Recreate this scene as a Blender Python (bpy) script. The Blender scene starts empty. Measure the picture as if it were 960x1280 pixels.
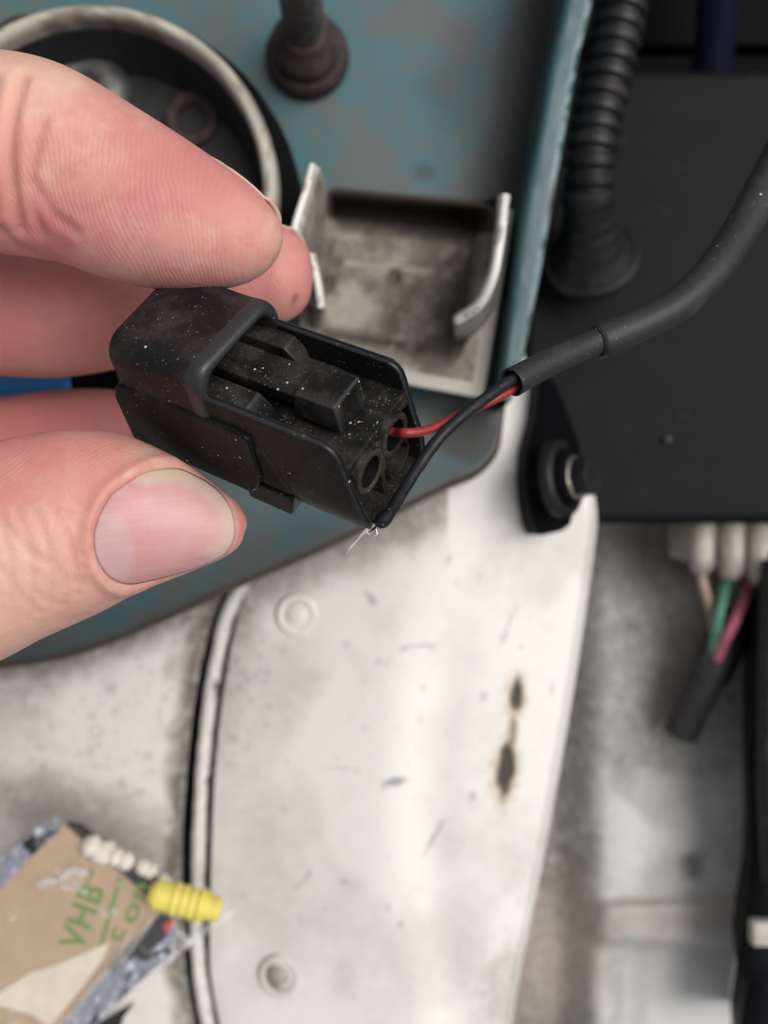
import bpy, bmesh, math, random
import numpy as np
from mathutils import Vector, Matrix
from mathutils.bvhtree import BVHTree
random.seed(7)
rng = np.random.default_rng(7)
S = bpy.context.scene
COL = S.collection
MM = 0.001
F = 1120.0          # focal length of the phone camera in photo pixels (960 x 1280)
HC = 400.0          # camera height above the bay floor sheet, mm

# ---------------------------------------------------------------- camera
cam_d = bpy.data.cameras.new('camera'); cam = bpy.data.objects.new('camera', cam_d); COL.objects.link(cam)
cam.location = (0, 0, HC*MM)
cam_d.sensor_fit = 'VERTICAL'; cam_d.lens = 4.0
cam_d.sensor_height = 4.0*1280/F; cam_d.sensor_width = 4.0*960/F
cam_d.clip_start = 0.005; cam_d.clip_end = 50
cam_d.dof.use_dof = True; cam_d.dof.focus_distance = 0.0920; cam_d.dof.aperture_fstop = 2.5
S.camera = cam
# ---------------------------------------------------------------- world, sun, exposure
SUN_EL, SUN_AZ = math.radians(60), math.radians(72)       # azimuth clockwise from +y
w = bpy.data.worlds.new('World'); S.world = w; w.use_nodes = True
wt = w.node_tree; bg = wt.nodes['Background']
sky = wt.nodes.new('ShaderNodeTexSky'); sky.sky_type = 'NISHITA'; sky.sun_disc = False
sky.sun_elevation = SUN_EL; sky.sun_rotation = SUN_AZ
sky.air_density = 1.0; sky.dust_density = 4.0; sky.ozone_density = 1.0
hs = wt.nodes.new('ShaderNodeHueSaturation'); hs.inputs['Saturation'].default_value = 0.22
wt.links.new(sky.outputs[0], hs.inputs['Color']); wt.links.new(hs.outputs[0], bg.inputs['Color'])
bg.inputs['Strength'].default_value = 0.09
sd = bpy.data.lights.new('sun', 'SUN'); sd.energy = 2.1; sd.angle = math.radians(45); sd.color = (1.0, 0.96, 0.91)
so = bpy.data.objects.new('sun', sd); COL.objects.link(so); so.location = (0.5, -0.35, 0.9)
dirv = Vector((math.sin(SUN_AZ)*math.cos(SUN_EL), math.cos(SUN_AZ)*math.cos(SUN_EL), math.sin(SUN_EL)))
so.rotation_euler = dirv.to_track_quat('Z', 'Y').to_euler()
S.view_settings.view_transform = 'Standard'; S.view_settings.look = 'None'
S.view_settings.gamma = 1.0; S.view_settings.use_curve_mapping = False
S.view_settings.exposure = 0.02
S.cycles.max_bounces = 8; S.cycles.transparent_max_bounces = 12

# ---------------------------------------------------------------- helpers
def P(x, y, d):
    """point seen at photo pixel (x, y) at distance d mm below the camera -> world mm"""
    return np.array([(x-480)/F*d, (640-y)/F*d, HC-d])
def tag(o, label=None, cat=None, group=None, kind=None):
    if label: o['label'] = label
    if cat: o['category'] = cat
    if group: o['group'] = group
    if kind: o['kind'] = kind
    return o
def thing(name, loc, label, cat, group=None):
    o = bpy.data.objects.new(name, None); COL.objects.link(o)
    o.location = Vector(loc)*MM; o.empty_display_size = 0.004
    return tag(o, label, cat, group)
def wloc(o):
    v = Vector((0, 0, 0))
    while o is not None:
        v += o.location; o = o.parent
    return v/MM
def obj(name, verts, faces, mat, parent=None, smooth=True, bevel=0, seg=2, loc=None, solid=0, sub=0, attrs=None, weld=False, hilite=None):
    """verts in world mm; top-level meshes get an origin (loc or the centre)"""
    verts = np.asarray(verts, float)
    base = np.array(wloc(parent)) if parent is not None else (np.array(loc, float) if loc is not None else verts.mean(0))
    me = bpy.data.meshes.new(name)
    me.from_pydata([tuple(v) for v in (verts-base)*MM], [], [tuple(int(i) for i in f) for f in faces])
    me.validate()
    if weld:
        bm = bmesh.new(); bm.from_mesh(me); bmesh.ops.remove_doubles(bm, verts=bm.verts, dist=1e-6); bm.to_mesh(me); bm.free()
    for k, a in (attrs or {}).items():
        at = me.attributes.new(k, 'FLOAT', 'POINT'); at.data.foreach_set('value', np.asarray(a, np.float32))
    me.update()
    o = bpy.data.objects.new(name, me); COL.objects.link(o)
    if parent is not None: o.parent = parent
    else: o.location = Vector(base)*MM
    if mat is not None: me.materials.append(mat)
    if smooth: me.polygons.foreach_set('use_smooth', [True]*len(me.polygons))
    if solid:
        m = o.modifiers.new('solid', 'SOLIDIFY'); m.thickness = solid*MM; m.offset = -1
    if bevel:
        m = o.modifiers.new('bevel', 'BEVEL'); m.width = bevel*MM; m.segments = seg; m.limit_method = 'ANGLE'; m.angle_limit = math.radians(35)
        if hilite: me.materials.append(M[hilite]); m.material = 1
        m = o.modifiers.new('wn', 'WEIGHTED_NORMAL'); m.keep_sharp = False
    if sub:
        m = o.modifiers.new('sub', 'SUBSURF'); m.levels = m.render_levels = sub
    return o
class MB:
    def __init__(s): s.v = []; s.f = []
    def add(s, v, f):
        n = len(s.v); s.v += [np.asarray(p, float) for p in v]; s.f += [[i+n for i in q] for q in f]; return s
    def build(s, name, mat, parent=None, **k): return obj(name, np.array(s.v), s.f, mat, parent, **k)
def box(c0, c1, fr=None):
    v = [np.array([(c0, c1)[i & 1][0], (c0, c1)[i >> 1 & 1][1], (c0, c1)[i >> 2 & 1][2]], float) for i in range(8)]
    f = [(0,2,3,1),(4,5,7,6),(0,1,5,4),(2,6,7,3),(0,4,6,2),(1,3,7,5)]
    if fr: v = [fr(p) for p in v]
    return v, f
def catmull(pts, n, dense=0):
    pts = np.asarray(pts, float)
    seg = np.linalg.norm(np.diff(pts[:, :3], axis=0), axis=1); t = np.concatenate([[0], np.cumsum(seg)]); t /= t[-1]
    m = np.gradient(pts, t, axis=0)
    q = np.linspace(0, 1, n)
    if dense: q = 1-(1-q)**dense
    i = np.clip(np.searchsorted(t, q)-1, 0, len(t)-2)
    h = (t[i+1]-t[i])[:, None]; s = ((q-t[i])/(t[i+1]-t[i]))[:, None]
    return (2*s**3-3*s**2+1)*pts[i]+(s**3-2*s**2+s)*h*m[i]+(-2*s**3+3*s**2)*pts[i+1]+(s**3-s**2)*h*m[i+1]
def frames(c):
    T = np.gradient(c, axis=0); T /= np.linalg.norm(T, axis=1)[:, None]+1e-12
    a = np.array([0, 0, 1.]) if abs(T[0][2]) < .9 else np.array([1., 0, 0])
    N = [np.cross(T[0], np.cross(a, T[0]))]; N[0] /= np.linalg.norm(N[0])
    for i in range(1, len(c)):
        n = N[-1]-T[i]*np.dot(N[-1], T[i]); N.append(n/np.linalg.norm(n))
    N = np.array(N); return T, N, np.cross(T, N)
def tube(c, r, nseg=16, cap=True, closed=False):
    c = np.asarray(c, float); r = np.broadcast_to(np.asarray(r, float), (len(c),))
    T, N, B = frames(c); a = np.linspace(0, 2*np.pi, nseg, endpoint=False)
    v = (c[:, None]+r[:, None, None]*(np.cos(a)[None, :, None]*N[:, None]+np.sin(a)[None, :, None]*B[:, None])).reshape(-1, 3)
    f = []
    n = len(c)
    for i in range(n-1 if not closed else n):
        for j in range(nseg):
            k = (i+1) % n
            f.append((i*nseg+j, i*nseg+(j+1) % nseg, k*nseg+(j+1) % nseg, k*nseg+j))
    if cap and not closed:
        f.append(tuple(range(nseg-1, -1, -1))); f.append(tuple((n-1)*nseg+j for j in range(nseg)))
    return list(v), f
def lathe(prof, c, axis=(0, 0, 1), nseg=32, cap0=True, cap1=True):
    """prof: list of (radius, height) along axis from point c"""
    ax = Vector(axis).normalized(); q = Vector((0, 0, 1)).rotation_difference(ax).to_matrix()
    q = np.array(q); v = []
    for r, h in prof:
        for j in range(nseg):
            a = 2*math.pi*j/nseg; v.append(np.asarray(c)+q@np.array([r*math.cos(a), r*math.sin(a), h]))
    f = []
    for i in range(len(prof)-1):
        for j in range(nseg): f.append((i*nseg+j, i*nseg+(j+1) % nseg, (i+1)*nseg+(j+1) % nseg, (i+1)*nseg+j))
    if cap0: f.append(tuple(range(nseg-1, -1, -1)))
    if cap1: f.append(tuple((len(prof)-1)*nseg+j for j in range(nseg)))
    return v, f
def hexprism(c, axis, r, h, rot=0):
    return lathe([(r*.93, 0), (r, .12*h), (r, .85*h), (r*.9, h)], c, axis, 6)
def _hash(i, j, s):
    n = (i.astype(np.int64)*374761393+j.astype(np.int64)*668265263+s*1442695041) & 0xffffffff
    n = ((n ^ (n >> 13))*1274126177) & 0xffffffff
    return ((n ^ (n >> 16)) & 0xffff)/65535.
def vnoise(x, y, s=0):
    i = np.floor(x); j = np.floor(y); u = x-i; v = y-j; u = u*u*(3-2*u); v = v*v*(3-2*v)
    a = _hash(i, j, s); b = _hash(i+1, j, s); c = _hash(i, j+1, s); d = _hash(i+1, j+1, s)
    return (a*(1-u)+b*u)*(1-v)+(c*(1-u)+d*u)*v
def fbm(x, y, sc, s=0, o=5):
    t = 0; a = .5; x = np.asarray(x)/sc; y = np.asarray(y)/sc
    for k in range(o): t = t+a*vnoise(x, y, s+k); a *= .5; x = x*2.03+7.1; y = y*2.03+3.7
    return t/(1-.5**o)
def sstep(a, b, x):
    t = np.clip((x-a)/(b-a), 0, 1); return t*t*(3-2*t)
def blot(px, py, cx, cy, rx, ry, ang=0, n=.6, soft=.35, s=3, sc=9.):
    a = math.radians(ang); dx = px-cx; dy = py-cy
    u = (dx*math.cos(a)+dy*math.sin(a))/rx; v = (-dx*math.sin(a)+dy*math.cos(a))/ry
    r = np.hypot(u, v)+n*(fbm(px, py, sc, s, 4)-.5)
    return 1-sstep(1-soft, 1+soft, r)
def poly_dist(px, py, pl):
    pl = np.asarray(pl, float); best = np.full(np.shape(px), 1e9)
    for a, b in zip(pl[:-1], pl[1:]):
        ab = b-a; t = np.clip(((px-a[0])*ab[0]+(py-a[1])*ab[1])/(ab@ab), 0, 1)
        best = np.minimum(best, np.hypot(px-a[0]-t*ab[0], py-a[1]-t*ab[1]))
    return best
def resample(pl, n):
    pl = np.asarray(pl, float)
    s = np.concatenate([[0], np.cumsum(np.linalg.norm(np.diff(pl, axis=0), axis=1))]); s /= s[-1]
    q = np.linspace(0, 1, n); return np.stack([np.interp(q, s, pl[:, k]) for k in range(pl.shape[1])], 1)
def grid_faces(nu, nv):
    return [(j*nu+i, j*nu+i+1, (j+1)*nu+i+1, (j+1)*nu+i) for j in range(nv-1) for i in range(nu-1)]
def up_faces(v, f):
    v = np.asarray(v); a, b, c = v[f[len(f)//2][0]], v[f[len(f)//2][1]], v[f[len(f)//2][2]]
    return f if np.cross(b-a, c-a)[2] > 0 else [q[::-1] for q in f]
def sheet_px(A, B, nu, nv, smooth=True):
    """pixel lattice between polylines A (u=0) and B (u=1), both along v"""
    A = catmull(np.asarray(A, float), nv*4) if smooth else np.asarray(A, float)
    B = catmull(np.asarray(B, float), nv*4) if smooth else np.asarray(B, float)
    A = resample(A, nv); B = resample(B, nv); u = np.linspace(0, 1, nu)[None, :, None]
    q = A[:, None]*(1-u)+B[:, None]*u
    return q[..., 0].ravel(), q[..., 1].ravel(), np.broadcast_to(np.linspace(0, 1, nu)[None], (nv, nu)).ravel()
def unproj(px, py, d):
    return np.stack([(px-480)/F*d, (640-py)/F*d, HC-d], 1)

# ---------------------------------------------------------------- materials
class NT:
    def __init__(s, name):
        s.m = bpy.data.materials.new(name); s.m.use_nodes = True; s.t = s.m.node_tree; s.b = s.t.nodes['Principled BSDF']
        tc = s.t.nodes.new('ShaderNodeTexCoord'); mp = s.t.nodes.new('ShaderNodeMapping'); mp.inputs['Scale'].default_value = (1000, 1000, 1000)
        s.t.links.new(tc.outputs['Object'], mp.inputs['Vector']); s.co = mp.outputs[0]     # millimetres
    def n(s, typ, **k):
        x = s.t.nodes.new('ShaderNode'+typ)
        for a, v in k.items(): setattr(x, a, v)
        return x
    def put(s, sock, v):
        if hasattr(v, 'links') or isinstance(v, bpy.types.NodeSocket): s.t.links.new(v, sock)
        elif isinstance(v, (tuple, list)) and len(v) == 3 and sock.type == 'RGBA': sock.default_value = (*v, 1)
        else: sock.default_value = v
    def noise(s, scale, detail=4, rough=.6, dist=0, co=None):
        x = s.n('TexNoise'); s.put(x.inputs['Vector'], co or s.co); x.inputs['Scale'].default_value = scale
        x.inputs['Detail'].default_value = detail; x.inputs['Roughness'].default_value = rough; x.inputs['Distortion'].default_value = dist
        return x.outputs[0]
    def ramp(s, f, a, b, va=0., vb=1.):
        x = s.n('MapRange'); x.interpolation_type = 'SMOOTHSTEP'
        s.put(x.inputs[0], f); x.inputs[1].default_value = a; x.inputs[2].default_value = b; x.inputs[3].default_value = va; x.inputs[4].default_value = vb
        return x.outputs[0]
    def math(s, op, a, b=0.):
        x = s.n('Math', operation=op); s.put(x.inputs[0], a); s.put(x.inputs[1], b); return x.outputs[0]
    def mix(s, f, a, b):
        x = s.n('Mix', data_type='RGBA'); s.put(x.inputs[0], f); s.put(x.inputs[6], a); s.put(x.inputs[7], b); return x.outputs[2]
    def attr(s, name):
        x = s.n('Attribute', attribute_name=name); return x.outputs['Fac']
    def bump(s, h, dist, strength=1., prev=None):
        x = s.n('Bump'); s.put(x.inputs['Height'], h); x.inputs['Distance'].default_value = dist*MM; x.inputs['Strength'].default_value = strength
        if prev: s.put(x.inputs['Normal'], prev)
        s.t.links.new(x.outputs[0], s.b.inputs['Normal']); return x.outputs[0]
    def set(s, **k):
        names = dict(col='Base Color', rough='Roughness', metal='Metallic', spec='Specular IOR Level', coat='Coat Weight', coatr='Coat Roughness',
                     sss='Subsurface Weight', sssr='Subsurface Radius', ssss='Subsurface Scale', trans='Transmission Weight', alpha='Alpha', ior='IOR', sheen='Sheen Weight')
        for a, v in k.items(): s.put(s.b.inputs[names[a]], v)
        return s
M = {}
def black_plastic(name, base=(.012, .012, .0135), rough=.42, dust=.5, specks=.5, grain=.02, spec=.3):
    t = NT(name)
    big = t.noise(.16, 4, .65); fine = t.noise(7.5, 3, .85)
    k = t.math('MULTIPLY', t.ramp(big, .62-.34*dust, .80-.22*dust), t.ramp(fine, .40, .66))
    film = t.math('MULTIPLY', t.ramp(big, .35, .75), .17*dust)
    col = t.mix(film, base, (.16, .14, .12)); col = t.mix(t.math('MULTIPLY', k, .72*min(1, dust+.25)), col, (.135, .115, .094))
    if specks:
        v = t.n('TexVoronoi'); t.put(v.inputs['Vector'], t.co); v.inputs['Scale'].default_value = 1.15
        sz = t.n('SeparateColor'); t.put(sz.inputs[0], v.outputs['Color'])
        rad = t.ramp(sz.outputs[0], 1-.42*specks, 1.0, 0., .17)
        sp = t.math('LESS_THAN', v.outputs['Distance'], rad)
        v2 = t.n('TexVoronoi'); t.put(v2.inputs['Vector'], t.co); v2.inputs['Scale'].default_value = 3.3
        s2 = t.n('SeparateColor'); t.put(s2.inputs[0], v2.outputs['Color'])
        sp2 = t.math('LESS_THAN', v2.outputs['Distance'], t.ramp(s2.outputs[0], 1-.55*specks, 1.0, 0., .33))
        col = t.mix(t.math('MULTIPLY', sp2, t.ramp(t.noise(.3, 3, .6), .40, .62, .12, .62)), col, (.27, .24, .195)); col = t.mix(sp, col, (.62, .60, .56))
    t.set(col=col, rough=t.ramp(k, 0, 1, rough, .9), spec=spec)
    b1 = t.bump(t.noise(6, 3, .7), grain, .6); t.bump(k, .08*dust+.001, .8, b1)
    M[name] = t.m; return t.m
black_plastic('connector_black', base=(.010, .010, .011), dust=.25, specks=.45, spec=.12)
black_plastic('connector_guard', base=(.010, .010, .0115), rough=.36, dust=.6, specks=.65, spec=.2)
black_plastic('connector_dusty', base=(.008, .008, .008), dust=.60, specks=1., grain=.03, spec=.2)
black_plastic('edge_hilite', base=(.026, .027, .032), rough=.36, dust=.2, specks=.35, spec=.4)  # paler base: highlight on the guard lip and bevels painted into the colour
black_plastic('rim_dust', base=(.020, .018, .015), rough=.8, dust=.75, specks=1., grain=.04, spec=.1)
black_plastic('well_black', base=(.030, .033, .037), rough=.6, dust=.3, specks=0)
black_plastic('rubber_sleeve', base=(.030, .030, .032), rough=.46, dust=.32, specks=.22)
black_plastic('wire_black', base=(.014, .014, .018), rough=.42, dust=.25, specks=.12)
black_plastic('bay_black', base=(.0055, .006, .0075), rough=.55, dust=.08, specks=0, spec=.10)
black_plastic('hose_black', base=(.012, .012, .014), rough=.42, dust=.25, specks=0, spec=.3)
black_plastic('void_black', base=(.004, .004, .005), rough=.8, dust=.05, specks=0, spec=.08)
def simple(name, col, rough=.5, metal=0., var=.15, sc=.3, bump=0., **k):
    t = NT(name); c2 = tuple(x*(1-var*2.2) for x in col)
    c = t.mix(t.ramp(t.noise(sc, 5, .65), .35, .7), col, c2); t.set(col=c, rough=rough, metal=metal, **k)
    if bump: t.bump(t.noise(sc*9, 4, .7), bump, .6)
    M[name] = t.m; return t.m
simple('wire_red', (.34, .028, .034), .42, var=.15, sc=1.2, bump=.03)
simple('wire_strand', (.78, .74, .70), .3, .8, var=.05)
simple('rust_steel', (.085, .062, .058), .65, .35, var=.25, sc=.35, bump=.3)
simple('thread_steel', (.24, .24, .235), .5, .6, var=.25, sc=.5, bump=.1)
simple('zinc', (.55, .52, .42), .38, .8, var=.2, sc=.5)
simple('pale_plug', (.52, .49, .43), .5, var=.2, sc=.12)
simple('wire_tan', (.42, .31, .23), .5); simple('wire_green', (.09, .27, .19), .6); simple('wire_pink', (.55, .15, .22), .6)
simple('blue_plastic', (.03, .24, .62), .4, var=.05); simple('dark_blue', (.006, .0055, .022), .7, spec=.06)
simple('yellow_rubber', (.80, .70, .15), .5, var=.06, sc=.3, sss=.2, ssss=.002)
simple('cream_foam', (.86, .80, .70), .7, var=.12, sc=.5, bump=.4)
simple('kraft_paper', (.47, .335, .225), .55, var=.07, sc=.1)
simple('cream_paper', (.76, .66, .54), .6, var=.06, sc=.3, bump=.2)
simple('print_green', (.13, .26, .05), .6, var=.02, sc=.6)
simple('black_foam', (.02, .02, .022), .7, var=.2, bump=.2)
simple('red_bit', (.55, .05, .05), .5)
def film(name, tint, alpha, rough):
    t = NT(name); t.set(col=tint, rough=rough, alpha=t.ramp(t.noise(.11, 5, .65, .8), .60, .69, alpha*.5, min(1, alpha*6)), spec=.9)  # whitish, more opaque patches: glare painted into the film's alpha
    t.bump(t.noise(.28, 4, .55, 1.2), .8, .8); M[name] = t.m
film('clear_film', (.85, .85, .87), .05, .16); film('film_fold', (.9, .9, .92), .3, .2)
t = NT('silver_film'); n1 = t.noise(.11, 3, .5, 1.2)
t.set(col=t.mix(t.ramp(n1, .52, .58), (.33, .34, .41), (.03, .03, .035)), rough=.28, metal=.3); t.bump(t.noise(.2, 3, .5, 1.), 1.0, .8); M['silver_film'] = t.m

# painted panels: attributes hold dirt / rust / scuff of the surface, and some painted-in shade
def paint(name, base, dirt_shade_col, rustcol=(.038, .024, .016), scuff=(.15, .16, .18), rough=.48, fine=.22, coat=.06):
    t = NT(name)
    n = t.noise(.09, 6, .7); n2 = t.noise(.7, 4, .7)
    c = t.mix(t.math('MULTIPLY', t.ramp(n, .45, .75), fine), base, tuple(.55*b+.45*d for b, d in zip(base, dirt_shade_col)))
    c = t.mix(t.math('MULTIPLY', t.ramp(n2, .60, .75), fine*.8), c, dirt_shade_col)
    d = t.attr('dirt_shade'); dm = t.math('MULTIPLY', d, t.ramp(t.noise(.35, 6, .75), .2, .6, .55, 1.15))
    c = t.mix(dm, c, dirt_shade_col); c = t.mix(t.attr('scuff'), c, scuff); c = t.mix(t.attr('stain'), c, (.44, .32, .19)); c = t.mix(t.attr('rust'), c, rustcol)
    t.set(col=c, rough=t.ramp(dm, 0, 1, rough, .75), coat=coat, coatr=.25)
    t.bump(t.noise(.5, 5, .7), .05, .5); M[name] = t.m; return t.m
paint('white_paint', (.81, .79, .75), (.15, .125, .10), fine=.28)
paint('deep_paint', (.74, .735, .72), (.12, .108, .092), rough=.5, fine=.35)
paint('bracket_paint', (.52, .485, .42), (.10, .082, .065), (.034, .023, .018), rough=.5, fine=.5)
paint('bracket_edge', (.80, .79, .76), (.3, .28, .25), rough=.45, fine=.25)
paint('rim_paint', (.50, .475, .40), (.14, .12, .09), (.10, .06, .035), rough=.5, fine=.6)
t = NT('teal_paint')
n = t.noise(.055, 5, .62, .5); n2 = t.noise(.16, 5, .7); n3 = t.noise(.9, 4, .7)
c = t.mix(t.ramp(n, .42, .58), (.052, .138, .160), (.094, .120, .118))
c = t.mix(t.math('MULTIPLY', t.ramp(n2, .50, .72), .6), c, (.10, .092, .08)); c = t.mix(t.math('MULTIPLY', t.ramp(n3, .62, .72), .5), c, (.05, .055, .055))
c = t.mix(t.attr('dirt_shade'), c, (.016, .013, .011)); c = t.mix(t.attr('rust'), c, (.042, .026, .020)); c = t.mix(t.attr('scuff'), c, (.30, .36, .38))
t.set(col=c, rough=.5, coat=.1, coatr=.3); t.bump(n2, .08, .4); M['teal_paint'] = t.m
t = NT('teal_edge'); c = t.mix(t.ramp(t.noise(.3, 5, .7), .5, .7), (.028, .092, .110), (.052, .084, .092))
c = t.mix(t.attr('scuff'), c, (.22, .30, .32)); c = t.mix(t.attr('rust'), c, (.07, .055, .05)); t.set(col=c, rough=.42, coat=.15); M['teal_edge'] = t.m

# skin
t = NT('skin')
n = t.noise(.13, 4, .6); n2 = t.noise(1.4, 4, .7)
c = t.mix(t.ramp(n, .35, .68), (.72, .42, .345), (.66, .325, .28))
c = t.mix(t.math('MULTIPLY', t.ramp(t.noise(.42, 4, .65, .6), .45, .68), .5), c, (.60, .235, .22)); c = t.mix(t.math('MULTIPLY', t.ramp(t.noise(.31, 3, .6), .56, .74), .4), c, (.80, .53, .44))
c = t.mix(t.attr('flush_shade'), c, (.59, .215, .205)); c = t.mix(t.attr('pale'), c, (.80, .53, .40)); c = t.mix(t.math('MULTIPLY', t.ramp(n2, .56, .75), .18), c, (.50, .20, .17))
rd = t.math('MULTIPLY', t.math('SINE', t.attr('ridge')), t.attr('rmask'))
c = t.mix(t.math('MULTIPLY', t.ramp(rd, -1, 1), .05), c, (.86, .52, .44))
c = t.mix(t.attr('grime'), c, (.13, .07, .06)); c = t.mix(t.attr('crease'), c, (.50, .19, .15))
t.set(col=c, rough=t.ramp(n2, .3, .7, .42, .56), sss=.35, sssr=(1.0, .36, .22), ssss=.0022, spec=.42)
b = t.bump(rd, .0125, 1.0); b = t.bump(t.noise(2.2, 5, .75), .075, .8, b); b = t.bump(t.noise(.35, 3, .6), .25, .5, b)
M['skin'] = t.m
t = NT('nail')
nz_ = t.math('MULTIPLY', t.math('SUBTRACT', t.noise(.9, 3, .6), .5), .5)
c = t.mix(t.ramp(t.attr('along'), .2, .9), (.63, .305, .30), (.66, .355, .335)); c = t.mix(t.math('MULTIPLY', t.attr('lunula'), .85), c, (.60, .375, .38))
c = t.mix(t.math('MULTIPLY', t.ramp(t.math('ADD', t.attr('free'), nz_), .15, .95), .62), c, (.68, .54, .44))
c = t.mix(t.attr('yellow'), c, (.66, .52, .36))
c = t.mix(t.math('MULTIPLY', t.ramp(t.noise(.5, 3), .4, .7), .15), c, (.8, .55, .5))
t.set(col=c, rough=.44, sss=.25, sssr=(1, .4, .3), ssss=.0015, coat=.04, coatr=.35, spec=.38)
st_ = t.n('TexNoise', noise_dimensions='1D'); t.put(st_.inputs['W'], t.attr('cross')); st_.inputs['Scale'].default_value = 2.2; st_.inputs['Detail'].default_value = 4
t.bump(st_.outputs[0], .03, .4); t.set(col=t.mix(t.math('MULTIPLY', t.ramp(st_.outputs[0], .4, .7), .09), c, (.80, .56, .52)))
wv = t.n('TexWave'); wv.bands_direction = 'Y'; t.put(wv.inputs['Vector'], t.co); wv.inputs['Scale'].default_value = .6; wv.inputs['Distortion'].default_value = 1.5
t.t.nodes.remove(wv); M['nail'] = t.m

# =================================================================== SETTING
# bay floor far below everything
bw = 900
obj('bay_floor', [(-bw, -bw, 20), (bw, -bw, 20), (bw, bw, 20), (-bw, bw, 20)], [(0, 1, 2, 3)], M['void_black'], smooth=False).update_tag()
tag(bpy.data.objects['bay_floor'], 'dark bottom of the engine bay beneath the panels', None, None, 'structure')

# ---- teal panel
low = [(-420, 800), (-200, 838), (0, 838), (60, 830), (130, 810), (200, 780), (300, 735), (400, 692), (500, 642), (560, 612), (600, 594), (622, 570), (632, 520), (640, 440), (652, 300), (668, 200), (690, 90), (716, -60), (740, -190)]
lowc = resample(catmull(np.array(low, float), 400), 260)
top = resample(np.array([(-420, -190), (560, -190), (600, -190), (640, -190)], float), 260)
# centre-based fan lattice: inner anchor line to outline, so that the rolled edge follows the outline exactly
topx = np.interp(np.linspace(0, 1, 260), [0, 1], [-420, 735]); inner = np.stack([topx, np.full(260, -195.)], 1)
us = np.concatenate([np.linspace(0, .9, 90), np.linspace(.905, 1, 26)])
q = inner[:, None]*(1-us[None, :, None])+lowc[:, None]*us[None, :, None]
px = q[..., 0]; py = q[..., 1]
def teal_d(px, py):
    d = 168-4*sstep(400, 800, py)+1.2*(fbm(px, py, 240, 5, 2)-.5)
    d = d+1.5*np.exp(-((px-190)/230)**2-((py-230)/260)**2)
    return d
pd = teal_d(px, py)
edge = (1-us)[None, :]*np.linalg.norm(lowc-inner, axis=1)[:, None]      # px to outline
wr = edge < 13
vv = unproj(px.ravel(), py.ravel(), pd.ravel())
drop = np.where(edge < 13, (1-np.sqrt(np.clip(1-((13-edge)/13)**2, 0, 1)))*2.2, 0)
vv[:, 2] -= drop.ravel()
# skirt going down at the outline
sk = unproj(lowc[:, 0], lowc[:, 1], pd[:, -1]); sk[:, 2] -= 9
nr, nu_ = px.shape
faces = [(j*nu_+i, j*nu_+i+1, (j+1)*nu_+i+1, (j+1)*nu_+i) for j in range(nr-1) for i in range(nu_-1)]
o0 = len(vv); vv = np.vstack([vv, sk]); faces += [(j*nu_+nu_-1, o0+j, o0+j+1, (j+1)*nu_+nu_-1) for j in range(nr-1)]
X = px.ravel(); Y = py.ravel(); ed = edge.ravel()
edge_brown = np.clip(1-sstep(6, 17, ed+8*(fbm(X, Y, 30, 2)-.5)), 0, 1)*.95  # dark brown along the rolled edge
drt_shade = .93*sstep(50, 0, np.abs(X-(658-.20*(Y-150)))-24+22*(fbm(X, Y, 70, 9)-.5))*(Y < 330)  # near-black strip: shadow beside the lip painted into the colour
drt_shade = np.maximum(drt_shade, .85*blot(X, Y, 585, 545, 46, 40, 20, .5, .4)); drt_shade = np.maximum(drt_shade, .45*sstep(780, 830, Y+.1*X)*(X < 260))
drt_shade = np.maximum(drt_shade, .5*blot(X, Y, 530, 215, 14, 10, 0, .9)); drt_shade = np.maximum(drt_shade, .35*blot(X, Y, 600, 100, 55, 70, 0, 1.2, .5, 5, 50))
drt_shade = np.maximum(drt_shade, .55*sstep(95, 15, ed+40*(fbm(X, Y, 60, 19)-.5))*sstep(540, 640, Y+.25*X))
z0 = np.zeros(len(sk))
wc_ = P(112, 236, 150.)
cutv = (np.hypot(vv[:, 0]-wc_[0], vv[:, 1]-wc_[1]) < 30.18+3.6)
bxp = 480+vv[:, 0]/(HC-vv[:, 2])*F; byp = 640-vv[:, 1]/(HC-vv[:, 2])*F
cutv |= (bxp > 402) & (bxp < 622) & (byp > 244) & (byp < 445)
faces = [f_ for f_ in up_faces(vv, faces) if not all(cutv[k_] for k_ in f_)]
tealp = obj('teal_panel', vv, faces, M['teal_paint'], solid=0, attrs=dict(rust=np.r_[edge_brown, z0+1], dirt_shade=np.r_[drt_shade, z0], scuff=np.zeros(len(vv))))
tag(tealp, 'faded teal painted body panel with grimy patches and dark brown rolled edge', None, None, 'structure')
# upstanding lip on its right side
lipL = [(735, -190), (716, -60), (706, 0), (688, 80), (672, 170), (656, 250), (643, 340), (632, 420), (622, 500)]
lipR = [(766, -190), (750, -60), (741, 0), (722, 80), (706, 170), (692, 250), (676, 340), (660, 420), (640, 500)]
px, py, u = sheet_px(lipL, lipR, 14, 160)
d = 145+4*(py/500)+.7*(np.abs(u-.5)*2)**6+.25*(fbm(px, py, 30, 4)-.5)
top_ = unproj(px, py, d)
sides = MB(); sides.add(top_, up_faces(top_, grid_faces(14, 160)))
Lr = top_.reshape(160, 14, 3)
for side, sgn in ((0, 1), (13, -1)):
    a = Lr[:, side]; b = a.copy(); b[:, 2] -= 30
    n = len(sides.v); sides.v += list(a)+list(b)
    f = [(n+i, n+i+1, n+160+i+1, n+160+i) for i in range(159)]; sides.f += f if sgn > 0 else [k[::-1] for k in f]
sc_ = sstep(.76, .9, u+.18*(fbm(px, py, 22, 6)-.5))*(fbm(px, py, 16, 8) > .40)*.8; rs_ = .9*sstep(.93, .99, u+.25*(fbm(px, py, 40, 3)-.5))
pad = np.zeros(len(sides.v)-len(px))
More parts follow.
